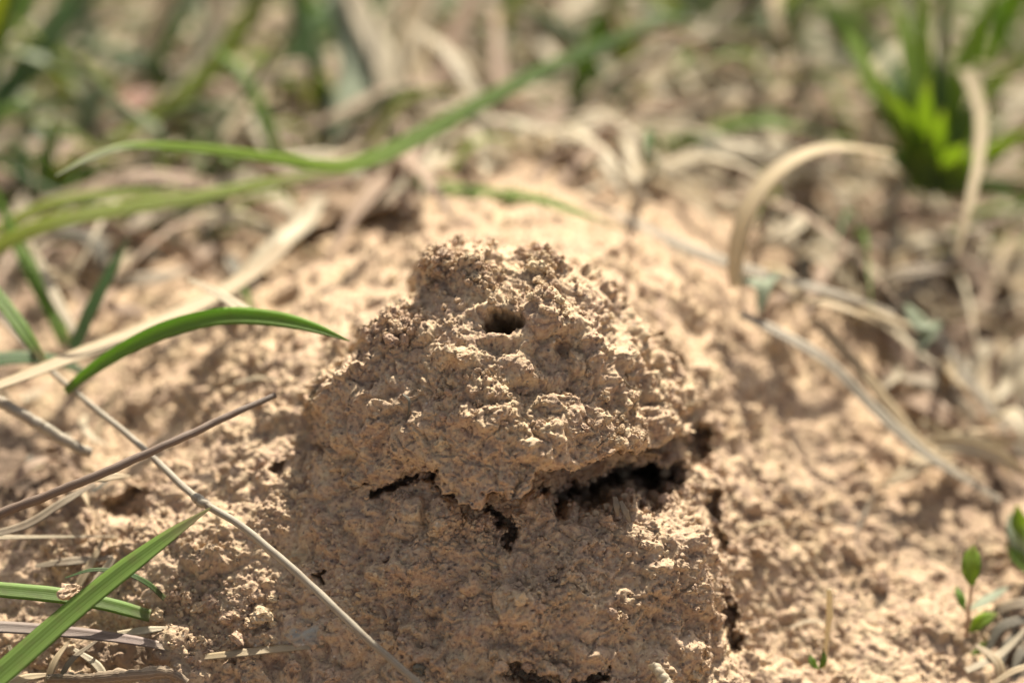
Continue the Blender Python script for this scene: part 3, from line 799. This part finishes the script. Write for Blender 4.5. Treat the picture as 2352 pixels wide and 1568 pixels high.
for k, (pts, w, mt, lb) in enumerate([
    ([(100, 1600, 0), (125, 1520, 1), (160, 1470, 3)], [14, 18, 6], 'straw', 'thin straw rising from the bottom left corner'),
    ([(170, 1490, 2), (225, 1530, 1), (250, 1580, 0)], [10, 22, 20], 'straw_p', 'pale curled straw right of the broad blade base'),
    ([(130, 1580, -1), (160, 1520, 0), (230, 1465, 2)], [10, 16, 5], 'straw_g', 'grey straw leaning over the pale curled straw'),
    ([(0, 1600, -1), (50, 1560, 0), (110, 1548, 1)], [18, 26, 10], 'straw', 'short beige straw lying in the bottom left corner'),
    ([(20, 1480, 3), (40, 1540, 2), (20, 1590, 1)], [8, 22, 18], 'straw_p', 'pale straw strip standing at the bottom left edge')]):
    blade('straw', pts, w, mt, lb, cat='dry blade', n=24)

# --- behind the mound, out of focus
blade('grass_leaf', [(1580, 30, 72), (1300, 140, 62), (1100, 240, 54), (950, 322, 47), (860, 364, 42), (775, 384, 38), (640, 366, 33), (470, 344, 28), (360, 336, 25), (285, 338, 23), (200, 366, 22), (128, 404, 21)],
      [20, 32, 40, 42, 48, 46, 38, 32, 28, 24, 20, 3], 'green_l', 'long green blade stretching from the upper middle down to a pale tip at the left', fold=0.3, roll=0.2, n=90)
blade('grass_leaf', [(-80, 610, 36), (100, 520, 37), (280, 482, 39), (450, 455, 41), (640, 418, 44), (800, 396, 46)], [40, 46, 46, 42, 36, 20], 'green_y',
      'wide yellow green blade below the long blade at the left', fold=0.2)
blade('grass_leaf', [(-60, 560, 44), (120, 470, 46), (300, 445, 48), (420, 440, 50)], [30, 36, 32, 16], 'green_y', 'yellow green blade half hidden above the wide yellow green blade', fold=0.2)
blade('grass_leaf', [(940, 405, 62), (1010, 430, 56), (1110, 444, 50), (1230, 458, 45), (1340, 494, 41), (1438, 530, 38)], [30, 40, 36, 30, 22, 3], 'green', 'green blade with a fine tip lying over the soil right behind the mound', fold=0.3)
blade('grass_leaf', [(-60, 290, 95), (60, 160, 100), (130, 60, 105), (220, -60, 110)], [56, 70, 74, 70], 'green_d', 'wide dark green blade crossing the upper left corner')
blade('grass_leaf', [(-70, 190, 105), (30, 60, 110), (90, -60, 115)], [60, 60, 50], 'green_b', 'bright green blade in the extreme upper left corner')
blade('grass_leaf', [(250, 330, 85), (350, 270, 90), (470, 175, 98), (560, 60, 105), (640, -60, 112)], [30, 46, 54, 50, 44], 'green_y', 'olive green blade rising behind the pale tip of the long blade')
blade('straw', [(300, 330, 92), (390, 240, 98), (460, 150, 105), (500, 40, 110), (520, -60, 115)], [40, 60, 70, 66, 50], 'straw_p', 'broad pale dry blade arching at the upper left', cat='dry blade', twist=0.5)
blade('straw', [(240, 270, 110), (310, 190, 112), (350, 90, 116), (420, -50, 120)], [40, 60, 60, 40], 'straw', 'beige dry blade left of the broad pale arching one', cat='dry blade')
blade('grass_leaf', [(340, 160, 104), (390, 100, 104), (430, 40, 104)], [6, 26, 4], 'green_b', 'slim green leaf between two pale arching blades at the upper left')
blade('pale_leaf', [(770, 310, 84), (790, 250, 88), (825, 160, 96), (800, 70, 104), (770, -50, 112)], [20, 84, 92, 64, 60], 'sage', 'wide whitish green leaf tip hanging above the long green blade', cat='leaf', fold=0.1)
blade('straw', [(860, 340, 82), (895, 250, 88), (880, 150, 95), (830, 40, 104), (790, -60, 110)], [30, 60, 70, 64, 50], 'straw_p', 'pale dry blade beside the whitish green leaf tip', cat='dry blade')
blade('grass_leaf', [(765, 330, 98), (740, 200, 104), (700, 80, 110), (670, -60, 116)], [36, 40, 40, 40], 'green_d', 'dark green blade left of the whitish green leaf tip')
for k, (x0, x1, mt) in enumerate([(960, 930, 'straw'), (900, 985, 'straw_p'), (1010, 1080, 'straw_r'), (860, 880, 'straw_p')]):
    blade('straw', [(x0 - 20, 320, 92), (x0, 190, 100), ((x0 + x1) / 2, 80, 110), (x1 + 40, -60, 120)], [30, 50, 60, 50], mt,
          ['beige dry blade in the middle of the fan above the mound', 'pale dry blade at the left of the fan above the mound', 'pinkish dry blade at the right of the fan above the mound', 'pale dry blade hidden deepest in the fan above the mound'][k], cat='dry blade', twist=0.3 * k)
blade('straw', [(1690, 660, 33), (1690, 590, 34), (1725, 470, 36), (1800, 382, 39), (1900, 340, 43), (2050, 352, 48)], [30, 42, 50, 52, 50, 36], 'straw_t',
      'beige dry blade bent in a high arch right of the mound', cat='dry blade', fold=0.12, twist=0.5)
blade('straw', [(2215, 160, 70), (2248, 240, 62), (2250, 350, 54), (2228, 460, 47), (2198, 585, 42)], [34, 30, 26, 22, 10], 'straw_t', 'pale dry blade hanging down in front of the green tuft at the right', cat='dry blade', fold=0.3)
blade('straw', [(1180, 420, 60), (1400, 490, 48), (1640, 590, 40), (1800, 642, 38), (1940, 680, 38), (2055, 722, 40)], [16, 24, 22, 20, 20, 14], 'stem_pale', 'long dry stem lying from behind the mound past the foot of the arch', cat='dry stem', fold=0.3)
blade('straw', [(1700, 720, 33), (1800, 770, 31), (1900, 830, 30), (2000, 930, 30), (2110, 1030, 30), (2300, 1150, 31)], [20, 26, 30, 26, 30, 22, 14], 'stem_pale', 'thick dry stem curving down the soil at the right', cat='dry stem', fold=0.3)
blade('straw', [(1870, 735, 36), (1960, 830, 34), (2050, 940, 33), (2130, 1030, 32), (2260, 1100, 33)], [22, 30, 26, 22, 12], 'straw', 'dry blade along the thick curving stem at the right', cat='dry blade')
blade('straw', [(2140, 740, 54), (2210, 850, 50), (2290, 960, 47), (2400, 1100, 45)], [18, 24, 22, 26], 'stem_pale', 'dry stem slanting down at the right edge over dark soil', cat='dry stem', fold=0.3)
stem('dry_stalk', [(1545, 75, 90), (1490, 150, 84), (1430, 235, 76), (1370, 300, 66), (1305, 375, 58)], [7, 7, 8, 8, 7], 'straw_r', 'hair thin stalk slanting down from the end of the long green blade', cat='stalk')
stem('dry_stalk', [(1400, -40, 96), (1402, 30, 92), (1425, 78, 90), (1480, 86, 90), (1540, 72, 90), (1640, 140, 94), (1700, 200, 96)], [12, 13, 15, 16, 13, 10, 8], 'straw_r', 'thin curled stalk hooked around the end of the long green blade', cat='stalk')
stem('dry_stalk', [(1600, 125, 100), (1750, 155, 98), (1900, 160, 96), (2010, 180, 94)], [9, 10, 10, 8], 'straw_r', 'thin reddish stalk lying level left of the green tuft', cat='stalk')
stem('dry_stalk', [(1440, 225, 88), (1600, 228, 90), (1780, 238, 92)], [8, 9, 8], 'straw_r', 'thin pinkish stalk just below the level reddish stalk', cat='stalk')
blade('straw', [(1430, 440, 70), (1530, 390, 76), (1650, 345, 80), (1800, 345, 82)], [26, 38, 40, 26], 'straw_p', 'pale dry blade bowed behind the high arch', cat='dry blade')
blade('straw', [(1790, 130, 108), (1840, 220, 100), (1880, 300, 92), (1920, 350, 86)], [30, 44, 44, 30], 'straw', 'beige dry blade leaning down onto the high arch', cat='dry blade')
blade('straw', [(1980, 200, 92), (2040, 140, 98), (2110, 90, 104)], [50, 56, 44], 'straw_p', 'pale dry blade end left of the green tuft', cat='dry blade')
blade('straw', [(2060, 540, 66), (2045, 470, 68), (2080, 425, 70), (2120, 470, 70), (2130, 520, 70)], [24, 36, 44, 40, 20], 'straw_p', 'curled pale leaf at the foot of the green tuft', cat='dry leaf')
stem('dry_stalk', [(1980, 560, 60), (2080, 570, 62), (2200, 545, 66), (2352, 480, 72)], [14, 15, 15, 14], 'stem_pale', 'thin pale stem lying behind the tip of the hanging blade')
blade('straw', [(1380, 500, 50), (1520, 560, 46), (1650, 600, 42), (1760, 640, 40)], [18, 30, 30, 20], 'straw_g', 'greyish dry blade alongside the long dry stem behind the mound', cat='dry blade')
blade('dry_leaf', [(240, 290, 100), (300, 240, 104), (370, 210, 108)], [20, 80, 20], 'rust', 'reddish dry leaf among the litter at the upper left', cat='dry leaf', fold=0.1)
blade('dry_leaf', [(370, 330, 96), (400, 290, 98), (440, 270, 100)], [14, 44, 10], 'rust', 'small dark red leaf right of the larger reddish leaf', cat='dry leaf', fold=0.1)
blade('dry_leaf', [(1240, 290, 90), (1300, 250, 96), (1380, 230, 100)], [14, 60, 14], 'straw_r', 'pinkish dry leaf under the middle of the long green blade', cat='dry leaf')
blade('sage_leaf', [(1700, 640, 34), (1750, 660, 33), (1745, 720, 32)], [14, 40, 8], 'sage', 'grey green leaf where the high arch meets the long dry stem', cat='leaf')
blade('sage_leaf', [(1790, 625, 36), (1755, 660, 34), (1740, 700, 33)], [12, 34, 8], 'sage', 'second grey green leaf at the foot of the high arch', cat='leaf')
blade('sage_leaf', [(2080, 700, 42), (2110, 740, 41), (2150, 750, 42)], [12, 50, 10], 'sage', 'grey green leaflet at the end of the long dry stem', cat='leaf')
blade('sage_leaf', [(2160, 740, 42), (2130, 770, 41), (2110, 810, 40)], [12, 44, 10], 'sage', 'lower grey green leaflet near the end of the long dry stem', cat='leaf')
stem('seed_stalk', [(1904, 1352, 9), (1906, 1400, 10), (1900, 1460, 11), (1893, 1535, 12)], [13, 16, 11, 9], 'straw_t', 'short white stalk standing upright on the clay at the lower right', cat='stalk')
stem('straw_stub', [(1500, 1525, -4), (1520, 1550, -4.5), (1545, 1600, -5)], [20, 26, 26], 'straw_p', 'pale straw stub sticking up at the bottom edge right of the crack', cat='straw stub')
for k, (a, b) in enumerate([((1425, 1150), (1448, 1200)), ((1412, 1140), (1420, 1185))]):
    blade('straw', [(a[0], a[1], 0), ((a[0] + b[0]) / 2, (a[1] + b[1]) / 2, -0.4), (b[0], b[1], 0)], [10, 16, 6], 'straw_g',
          ['larger straw chip standing in front of the dark overhang', 'smaller straw chip left of the larger one before the overhang'][k], cat='straw chip', n=14)

# --- a seedling with paired leaves at the lower right, another at the right edge
def plant(loc, label, leaves, stems, mat='green_b', cat='seedling'):
    b = at(*loc)
    r = link('seedling', None, loc=b, label=label, cat=cat)
    for pts, d in stems:
        g = tube_geo(P3(pts), [q * 0.5 * PXMM for q in d], n=24)
        link('stem', fast_mesh('stem', g[0] - b, g[1], True, {'along': g[2], 'across': g[3]}), M['straw_r'], parent=r)
    for pts, w, mt in leaves:
        g = ribbon_geo(P3(pts), [q * PXMM for q in w], fold=0.25, n=22, thick=0.2)
        link('leaf', fast_mesh('leaf', g[0] - b, g[1], True, {'along': g[2], 'across': g[3]}), M[mt], parent=r)
plant((2222, 1490, 19.0), 'young seedling with one upright oval green leaf at the lower right',
      [([(2232, 1345, 15.0), (2230, 1300, 15.0), (2236, 1252, 16.0)], [8, 38, 48, 40, 6], 'green_t'), ([(2225, 1450, 17.0), (2255, 1425, 16.0), (2290, 1408, 16.0)], [6, 40, 36, 8], 'green_t'),
       ([(2225, 1400, 18.0), (2270, 1375, 20.0), (2320, 1345, 22.0)], [6, 26, 22, 4], 'sage'), ([(2215, 1400, 17.0), (2205, 1370, 17.0), (2195, 1345, 18.0)], [6, 22, 18, 3], 'green_b'),
       ([(2230, 1500, 17.0), (2250, 1490, 16.0), (2265, 1470, 16.0)], [5, 24, 20, 4], 'green')],
      [([(2218, 1495, 19.0), (2222, 1440, 18.0), (2230, 1345, 15.5)], [13, 11, 7])])
plant((2350, 1330, 28), 'leafy green seedling cut off by the right edge',
      [([(2370, 1300, 26), (2335, 1230, 25), (2320, 1180, 26)], [10, 60, 50, 8], 'sage'), ([(2380, 1240, 26), (2345, 1210, 24), (2335, 1160, 24)], [10, 50, 44, 6], 'green_t'),
       ([(2390, 1330, 25), (2345, 1290, 23), (2310, 1250, 23)], [10, 50, 40, 6], 'green')],
      [([(2365, 1345, 28), (2370, 1290, 27), (2375, 1230, 26)], [16, 14, 10])])
plant((1878, 1535, 11), 'tiny green sprout at the foot of the short white stalk',
      [([(1880, 1535, 10.5), (1866, 1520, 10), (1860, 1500, 10.5)], [4, 22, 16, 3], 'green'), ([(1882, 1535, 10.5), (1892, 1515, 10), (1890, 1490, 10.5)], [4, 18, 12, 3], 'green')],
      [([(1879, 1545, 11.5), (1881, 1535, 10.7)], [6, 5])])
for k, (pts, w, mt, lb) in enumerate([
    ([(2220, 1540, 12), (2300, 1500, 14), (2360, 1440, 16)], [16, 20, 10], 'straw_p', 'pale dry blade running to the right edge below the seedling'),
    ([(2280, 1570, 9), (2330, 1540, 10), (2400, 1520, 11)], [12, 18, 16], 'straw', 'beige straw in the bottom right corner'),
    ([(2240, 1480, 15), (2290, 1520, 13), (2300, 1590, 12)], [12, 24, 24], 'straw', 'bent beige straw curving down beside the seedling foot'),
    ([(2300, 1400, 20), (2340, 1470, 17), (2345, 1590, 14)], [16, 22, 22], 'straw_g', 'grey straw standing over the dark hollow at the bottom right'),
    ([(2250, 1470, 20), (2290, 1405, 20), (2350, 1385, 19), (2420, 1400, 18)], [12, 26, 30, 24], 'straw_g', 'grey withered blade arching over the dark hollow beside the seedling'),
    ([(2265, 1500, 17), (2300, 1440, 18), (2360, 1420, 18)], [12, 26, 24], 'darkleaf', 'dark withered blade nearest the seedling under the grey arching one'),
    ([(2290, 1540, 15), (2325, 1470, 17), (2380, 1450, 18)], [12, 26, 24], 'darkleaf', 'dark withered blade in the middle of the fan at the bottom right'),
    ([(2325, 1570, 14), (2345, 1500, 16), (2390, 1480, 17)], [12, 24, 24], 'darkleaf', 'dark withered blade lowest in the fan at the bottom right')]):
    blade('straw', pts, w, mt, lb, cat='dry blade', n=24)

# --- tufts of grass
def tuft(cx, cy, s, label, blades, group=None):
    b = at(cx, cy, s)
    r = link('grass_tuft', None, loc=b, label=label, cat='grass tuft', group=group)
    for pts, w, mt, roll in blades:
        P = P3(pts)
        g = ribbon_geo(P, [q * PXMM * (FOC + s) / FOC for q in w], fold=0.3, n=26, roll=roll, facev=(0.2, -0.9, 0.35))
        link('leaf_blade', fast_mesh('leaf_blade', g[0] - b, g[1], True, {'along': g[2], 'across': g[3]}), M[mt], parent=r)
tb = []
for k, (ex, ey, ds, bend, mt, w) in enumerate([(1960, 170, 6, -40, 'green_t', 60), (2020, -60, 16, -60, 'green_t', 60), (1880, 20, 22, -90, 'green_t', 60), (2110, -80, 20, 0, 'green_t', 60), (2180, -60, 4, 20, 'green_d', 60),
                            (2230, 60, 20, 30, 'green_t', 60), (2300, -40, 14, 50, 'green_t', 56), (2370, 120, 8, 60, 'green_t', 56), (2400, 290, 2, 60, 'green_t', 56), (2380, 420, -4, 50, 'green_d', 46),
                            (2060, 230, -6, -14, 'green_t', 74), (2130, 180, -8, 4, 'green_t', 74), (2170, 250, -10, 12, 'green_t', 70), (2020, 210, -9, -24, 'green_t', 66), (2220, 330, -10, 14, 'green_t', 60), (2330, 330, -6, 24, 'green_t', 60), (1990, 150, -2, -30, 'green_t', 66), (2010, 330, -4, -20, 'green_d', 50), (2260, 200, 0, 22, 'green_d', 56),
                            (1990, 60, 26, -60, 'green_d', 60), (2320, 190, 26, 40, 'green_t', 50), (2080, 90, 12, -20, 'green_t', 60)]):
    bx, by = 2130 + rng.uniform(-30, 30), 420 + rng.uniform(-25, 30)
    tb.append(([(bx, by, 66), (bx + (ex - bx) * .3 + bend * .2, by + (ey - by) * .42, 66 + ds * .3), (bx + (ex - bx) * .68, by + (ey - by) * .78, 66 + ds * .7), (ex, ey, 66 + ds)], [w * .7, w, w * .85, w * .5, 3], mt, rng.uniform(-.6, .6)))
tuft(2130, 420, 66, 'lush green grass tuft growing at the upper right', tb)
tb = []
for k, (ex, ey, mt) in enumerate([(40, 300, 'green_d'), (130, 250, 'green'), (-60, 330, 'green_b'), (210, 330, 'green_y'), (20, 360, 'green'), (280, 380, 'green_d'), (-80, 440, 'green'), (110, 420, 'green_d')]):
    bx, by = 60 + rng.uniform(-50, 50), 500 + rng.uniform(-20, 20)
    tb.append(([(bx, by, 74), (bx + (ex - bx) * .4, by + (ey - by) * .6, 76), (ex, ey, 80)], [30, 40, 34, 4], mt, rng.uniform(-.6, .6)))
tuft(60, 500, 74, 'low green grass tuft at the left edge behind the wide yellow green blade', tb)

# --- litter and grass farther back, each blade a thing, sorted by its look and place
def where(px): return 'upper left' if px < 780 else ('upper middle' if px < 1560 else 'upper right')
LOOK = {'straw': 'beige dry blade', 'straw_p': 'pale dry blade', 'straw_g': 'greyish dry blade', 'straw_r': 'pinkish brown dry blade', 'rust': 'reddish dry blade', 'darkleaf': 'dark withered blade',
        'green': 'green grass blade', 'green_b': 'bright green grass blade', 'green_y': 'yellow green grass blade', 'green_d': 'dark green grass blade', 'sage': 'grey green leaf'}
MARKS = [(300, 100, 'near the broad pale arch at the upper left'), (60, 100, 'in the upper left corner'), (60, 450, 'by the low tuft at the left edge'), (300, 450, 'around the wide yellow green blade'),
         (300, 255, 'around the reddish leaf'), (570, 300, 'above the pale tip of the long blade'), (570, 60, 'along the top edge left of the whitish leaf'), (800, 180, 'around the whitish leaf tip'),
         (960, 150, 'in the fan above the mound'), (1150, 330, 'under the middle of the long blade'), (1250, 80, 'along the top edge above the mound'), (1480, 130, 'around the hooked stalk'),
         (1400, 350, 'beneath the hair thin stalk'), (1750, 60, 'along the top edge left of the tuft'), (1750, 240, 'below the level reddish stalk'), (1600, 430, 'left of the high arch'),
         (1850, 460, 'inside the high arch'), (1980, 620, 'right of the arch foot'), (2130, 250, 'among the green tuft'), (2300, 60, 'in the upper right corner'), (2320, 420, 'right of the hanging blade'),
         (100, 1000, 'under the pale stem at the left edge'), (60, 1150, 'beside the brown stick at the left edge'), (2270, 640, 'over the dark soil at the right edge'), (2280, 900, 'by the stem slanting at the right edge'), (2150, 1050, 'beside the lower end of the thick curving stem'), (2080, 820, 'near the grey green leaflets'), (1850, 800, 'by the thick curving stem'), (150, 620, 'by the upright blade at the left edge'), (420, 660, 'behind the short glinting tip')]
SEEN = {}
def describe(mt, P, w):
    """say how a blurred blade looks, how it lies in view and what it is near"""
    x, y, _ = proj(P)
    mx, my = x.mean(), y.mean()
    mk = min(MARKS, key=lambda m: (m[0] - mx) ** 2 + (m[1] - my) ** 2)[2]
    L = math.hypot(x[-1] - x[0], y[-1] - y[0])
    ln = 'short' if L < 220 else ('long' if L > 480 else 'medium')
    wd = 'thin ' if w < 2.1 else ('broad ' if w > 3.3 else '')
    sl = abs(math.degrees(math.atan2(y[-1] - y[0], x[-1] - x[0]))) % 180
    up = (y[-1] - y[0]) * (x[-1] - x[0]) < 0
    sl = min(sl, 180 - sl)
    lie = 'lying level' if sl < 15 else ('standing steep' if sl > 65 else ('slanting up right' if up else 'slanting up left'))
    lb = f'{ln} {wd}{LOOK[mt]} {lie} {mk}'
    if len(lb.split()) > 16: lb = f'{ln} {LOOK[mt]} {lie} {mk}'
    if len(lb.split()) > 16: lb = f'{LOOK[mt]} {lie} {mk}'
    return lb
DRY = ['straw', 'straw_p', 'straw_g', 'straw_r', 'straw', 'straw_p', 'straw_r']
def litter(count, kinds, region, lift, ln, wd, seed, cat, up=(0.0, 0.25)):
    r = np.random.default_rng(seed)
    made = 0
    while made < count:
        px, py = region(r)
        x = (px - 1176) * PXMM * 1.2
        # find the ground there
        s = surf(px, min(1560, max(2, py)))
        b = at(px, py, s) if 0 <= py < 1568 and 0 <= px < 2352 else at(px, py, 90 + (0 - py) * 0.12)
        if s > 1e6: continue
        b[2] = max(b[2], height(b[0], b[1])) if abs(b[0]) < 280 else b[2]
        a = r.uniform(0, 2 * np.pi)
        L = r.uniform(*ln)
        e = r.uniform(*up)
        dirv = np.array([math.cos(a) * math.cos(e), math.sin(a) * math.cos(e), math.sin(e)])
        perp = np.array([-math.sin(a), math.cos(a), 0])
        bow, sag = r.uniform(-.25, .25) * L, r.uniform(-.1, .22) * L
        P = np.array([b + np.array([0, 0, lift * r.random()]), b + dirv * L * .4 + perp * bow * .7 + [0, 0, sag + lift * r.random()], b + dirv * L * .75 + perp * bow * .6 + [0, 0, sag * .9 + .5], b + dirv * L + [0, 0, r.uniform(-.1, .1) * L + lift * .5]])
        for q in P:
            if abs(q[0]) < 280 and abs(q[1]) < 580: q[2] = max(q[2], height(q[0], q[1]) + 0.3)
        mt = kinds[int(r.integers(len(kinds)))]
        w = r.uniform(*wd)
        g = ribbon_geo(P, [w * .5, w, w * .95, w * .7, .15], facev=np.array([r.normal() * .4, -.4, 1.0]), fold=r.uniform(.05, .4), twist=r.uniform(-1, 1), n=18)
        X_, Y_, S_ = proj(g[0])
        if ((X_ > 600) & (X_ < 1640) & (Y_ > 478)).any() or ((X_ > 300) & (X_ < 1950) & (Y_ > 760)).any() or ((X_ > 1300) & (X_ < 2000) & (Y_ > 900)).any() or (Y_ > 1180).any() or ('straw' in mt and ((X_ > 1900) & (Y_ < 470) & (S_ < 100)).any()) or ((X_ < 640) & (Y_ < 620) & (S_ < 46)).any() or ((X_ > 1700) & (S_ < 34) & (Y_ < 900)).any() or (mt not in DRY and np.ptp(X_) > 300 and X_.mean() > 900) or (mt in DRY and np.ptp(X_) > 330) or ((X_ > 1200) & (X_ < 1720)).any() and mt in DRY and w > 2.2 and Y_.max() > 250: continue
        o = add_geo('grass_leaf' if 'green' in mt or mt == 'sage' else 'straw', g, M[mt], label=describe(mt, P, w), cat=cat, group='blurred ' + LOOK[mt] + 's in the tangle behind the mound')
        made += 1
litter(95, DRY, lambda r: (r.uniform(-60, 2400), r.uniform(-60, 400)), 3, (12, 34), (0.8, 2.8), 21, 'dry blade', (0.0, 0.15))
litter(62, DRY + ['green', 'sage', 'green_y'], lambda r: (r.uniform(560, 1720), r.uniform(200, 440)), 2, (8, 20), (0.7, 2.3), 29, 'dry blade', (0.0, 0.2))
litter(44, DRY + ['darkleaf', 'straw_g'], lambda r: (r.uniform(1720, 2380), r.uniform(400, 1080)), 1.5, (5, 24), (0.8, 3.2), 22, 'dry blade', (0.0, 0.3))
litter(26, ['green', 'green_y', 'green_y', 'green_d', 'sage'], lambda r: (r.uniform(-40, 560), r.uniform(230, 560)), 3, (12, 32), (0.9, 2.1), 35, 'grass blade', (0.1, 0.8))
litter(16, DRY + ['darkleaf'], lambda r: (r.uniform(-40, 230), r.uniform(900, 1180)), 0.8, (3, 11), (0.5, 1.8), 33, 'dry blade', (0.0, 0.2))
litter(34, ['straw', 'straw_p', 'straw_p', 'straw_r', 'straw'], lambda r: (r.uniform(1760, 2380), r.uniform(430, 1040)), 1.5, (5, 22), (0.6, 2.6), 34, 'dry blade', (0.0, 0.25))
litter(34, DRY + ['green', 'darkleaf'], lambda r: (r.uniform(-40, 640), r.uniform(440, 760)), 2, (7, 22), (0.9, 2.8), 23, 'dry blade')
litter(60, ['green', 'green_d', 'green_y', 'sage', 'sage'], lambda r: (r.uniform(-60, 620), r.uniform(-60, 420)), 4, (18, 45), (1.6, 4), 24, 'grass blade', (0.1, 1.0))
litter(34, ['green', 'green_y', 'sage', 'green_y', 'sage'], lambda r: (r.uniform(-60, 2380), r.uniform(-80, 300)), 4, (14, 36), (1.8, 4.4), 28, 'grass blade', (0.2, 1.1))
litter(30, ['green', 'green_y', 'sage', 'sage'], lambda r: (r.uniform(1150, 1760), r.uniform(-60, 330)), 3, (10, 30), (1.6, 4), 25, 'grass blade', (0.1, .9))
litter(40, ['sage', 'sage', 'sage', 'green_y'], lambda r: (r.uniform(1540, 1960), r.uniform(-60, 200)), 4, (12, 30), (3, 6.5), 26, 'grass blade', (0.1, .9))
twins = {}
for o in COL.objects:
    if str(o.get('group', '')).startswith('blurred '): twins.setdefault(o['label'], []).append(o)
for lb, os_ in twins.items():
    if len(os_) in (2, 3) and len(lb.split()) < 16:
        os_.sort(key=lambda o: proj(np.array(o.location)[None] / MM)[1][0])
        for o, wd in zip(os_, ('upper', 'lower') if len(os_) == 2 else ('topmost', 'middle', 'lowest')): o['label'] = wd + ' ' + lb
# beyond the frame: the same tangle as one mass
def mass(name, count, mats, seed, up):
    r = np.random.default_rng(seed)
    Vs, Qs, al, ac, mi, off = [], [], [], [], [], 0
    for k in range(count):
        x, y = r.uniform(-260, 260), r.uniform(150, 560)
        if k % 5 < 2: x, y = r.uniform(-105, 105), r.uniform(66, 190)
        elif r.random() < .35: x, y = r.choice([-1, 1]) * r.uniform(85, 260), r.uniform(-60, 200)
        z = height(x, y)
        a, L, e = r.uniform(0, 6.28), r.uniform(18, 44), r.uniform(*up)
        d = np.array([math.cos(a) * math.cos(e), math.sin(a) * math.cos(e), math.sin(e)])
        b = np.array([x, y, z])
        P = np.array([b, b + d * L * .5 + [0, 0, L * .1], b + d * L * np.array([1, 1, .7])])
        w = r.uniform(0.6, 2.6)
        V, Q_, l, c = ribbon_geo(P, [w * .6, w, w * .7, .1], facev=np.array([0.1, -.5, 1]), n=7, twist=r.uniform(-1, 1))
        Vs.append(V); Qs.append(Q_ + off); al.append(l); ac.append(c); mi += [k % len(mats)] * len(Q_); off += len(V)
    me = fast_mesh(name, np.concatenate(Vs), np.concatenate(Qs), True, {'along': np.concatenate(al), 'across': np.concatenate(ac)})
    for m in mats: me.materials.append(M[m])
    me.polygons.foreach_set('material_index', np.array(mi, np.int32))
    link(name, me, kind='stuff')
mass('grass', 520, ['green', 'green_d', 'green_y', 'green_b'], 31, (0.2, 0.9))
mass('dry_grass_litter', 3000, ['straw', 'straw_p', 'straw_r', 'straw_p'], 32, (0.0, 0.35))

for k, (pts, w, mt, lb) in enumerate([
    ([(1432, 868, ('c', .5)), (1440, 880, ('c', .6)), (1462, 893, ('c', .5)), (1478, 897, ('c', .2))], [4, 6, 5, 2], 'straw_g', 'hair thin grey fibre on the lit right face of the mound'),
    ([(925, 905, ('c', .3)), (938, 915, ('c', .6)), (940, 935, ('c', .6)), (935, 960, ('c', .3))], [4, 6, 6, 2], 'darkleaf', 'dark curled fibre stuck to the left face of the mound'),
    ([(1712, 1210, ('g', .6)), (1760, 1200, ('g', .9)), (1800, 1205, ('g', .4))], [5, 9, 4], 'straw', 'tiny straw bit on the bright clay right of the mound base'),
    ([(2010, 1130, ('g', .5)), (1985, 1180, ('g', .8)), (1965, 1225, ('g', .4))], [5, 10, 4], 'straw_g', 'tiny grey straw bit on the bright clay at the right'),
    ([(1815, 1440, ('g', .5)), (1860, 1425, ('g', .9)), (1905, 1430, ('g', .4))], [4, 8, 3], 'straw_p', 'tiny pale straw bit left of the short white stalk'),
    ([(640, 1290, ('g', .5)), (675, 1275, ('g', .8)), (705, 1272, ('g', .3))], [4, 8, 3], 'straw', 'tiny straw bit between the pale stem and the shaded clay'),
    ([(1095, 1255, ('g', .4)), (1120, 1285, ('g', .7)), (1150, 1297, ('g', .3))], [3, 6, 3], 'straw_g', 'tiny fibre on the shaded clay under the dark notch'),
    ([(540, 880, ('g', .5)), (585, 868, ('g', .9)), (640, 872, ('g', .4))], [5, 9, 4], 'straw_p', 'tiny pale straw bit on the clay under the arched blade')]):
    blade('straw', pts, w, mt, lb, cat='straw bit', n=16, fold=0.4)

# --- clods that lie loose
def clod(name, px, py, s, r, label, var, cat='clay crumb', rot=(0.3, 0.2, 1.0), sc=(1, 1, 1)):
    s = surf(px, py) - r * 0.6 if s is None else s
    me = CM[var]
    if cat == 'debris':
        me = me.copy(); me.materials.clear(); me.materials.append(M['darkleaf'])
    o = link(name, me, loc=at(px, py, s), label=label, cat=cat)
    o.scale = (r * sc[0], r * sc[1], r * sc[2]); o.rotation_euler = rot
clod('clay_crumb', 165, 1358, -0.5, 1.5, 'ragged tan clay crumb lying on the flat green blade', 2, sc=(1.3, .8, 1))
clod('clay_crumb', 600, 1412, None, 1.5, 'knobbly clay crumb standing proud in the lower left hollow', 3)
clod('clay_crumb', 575, 1430, None, 0.9, 'smaller clay crumb at the foot of the knobbly one', 5)
clod('pebble', 1408, 1408, None, 0.75, 'smooth tan pebble on the shaded clay at lower right', 1, cat='pebble', sc=(.7, 1, 1.3))
clod('pebble', 1150, 1530, None, 0.95, 'pale yellowish pebble at the left end of the bottom crack', 6, cat='pebble')
clod('pebble', 545, 1465, None, 1.0, 'rounded clay pellet above the flat straw fragment', 4, cat='pebble')
clod('pebble', 1060, 822, csurf(1060, 822) - 0.3, 1.1, 'yellowish clay lump on the mound face below the hole', 0, cat='clay lump')
clod('pebble', 960, 1535, None, 0.8, 'dark brown speck of debris beside the pale stem at the bottom', 8, cat='debris')
clod('clay_crumb', 1750, 1258, None, 1.3, 'oval clay crumb in the light right of the mound base', 7)
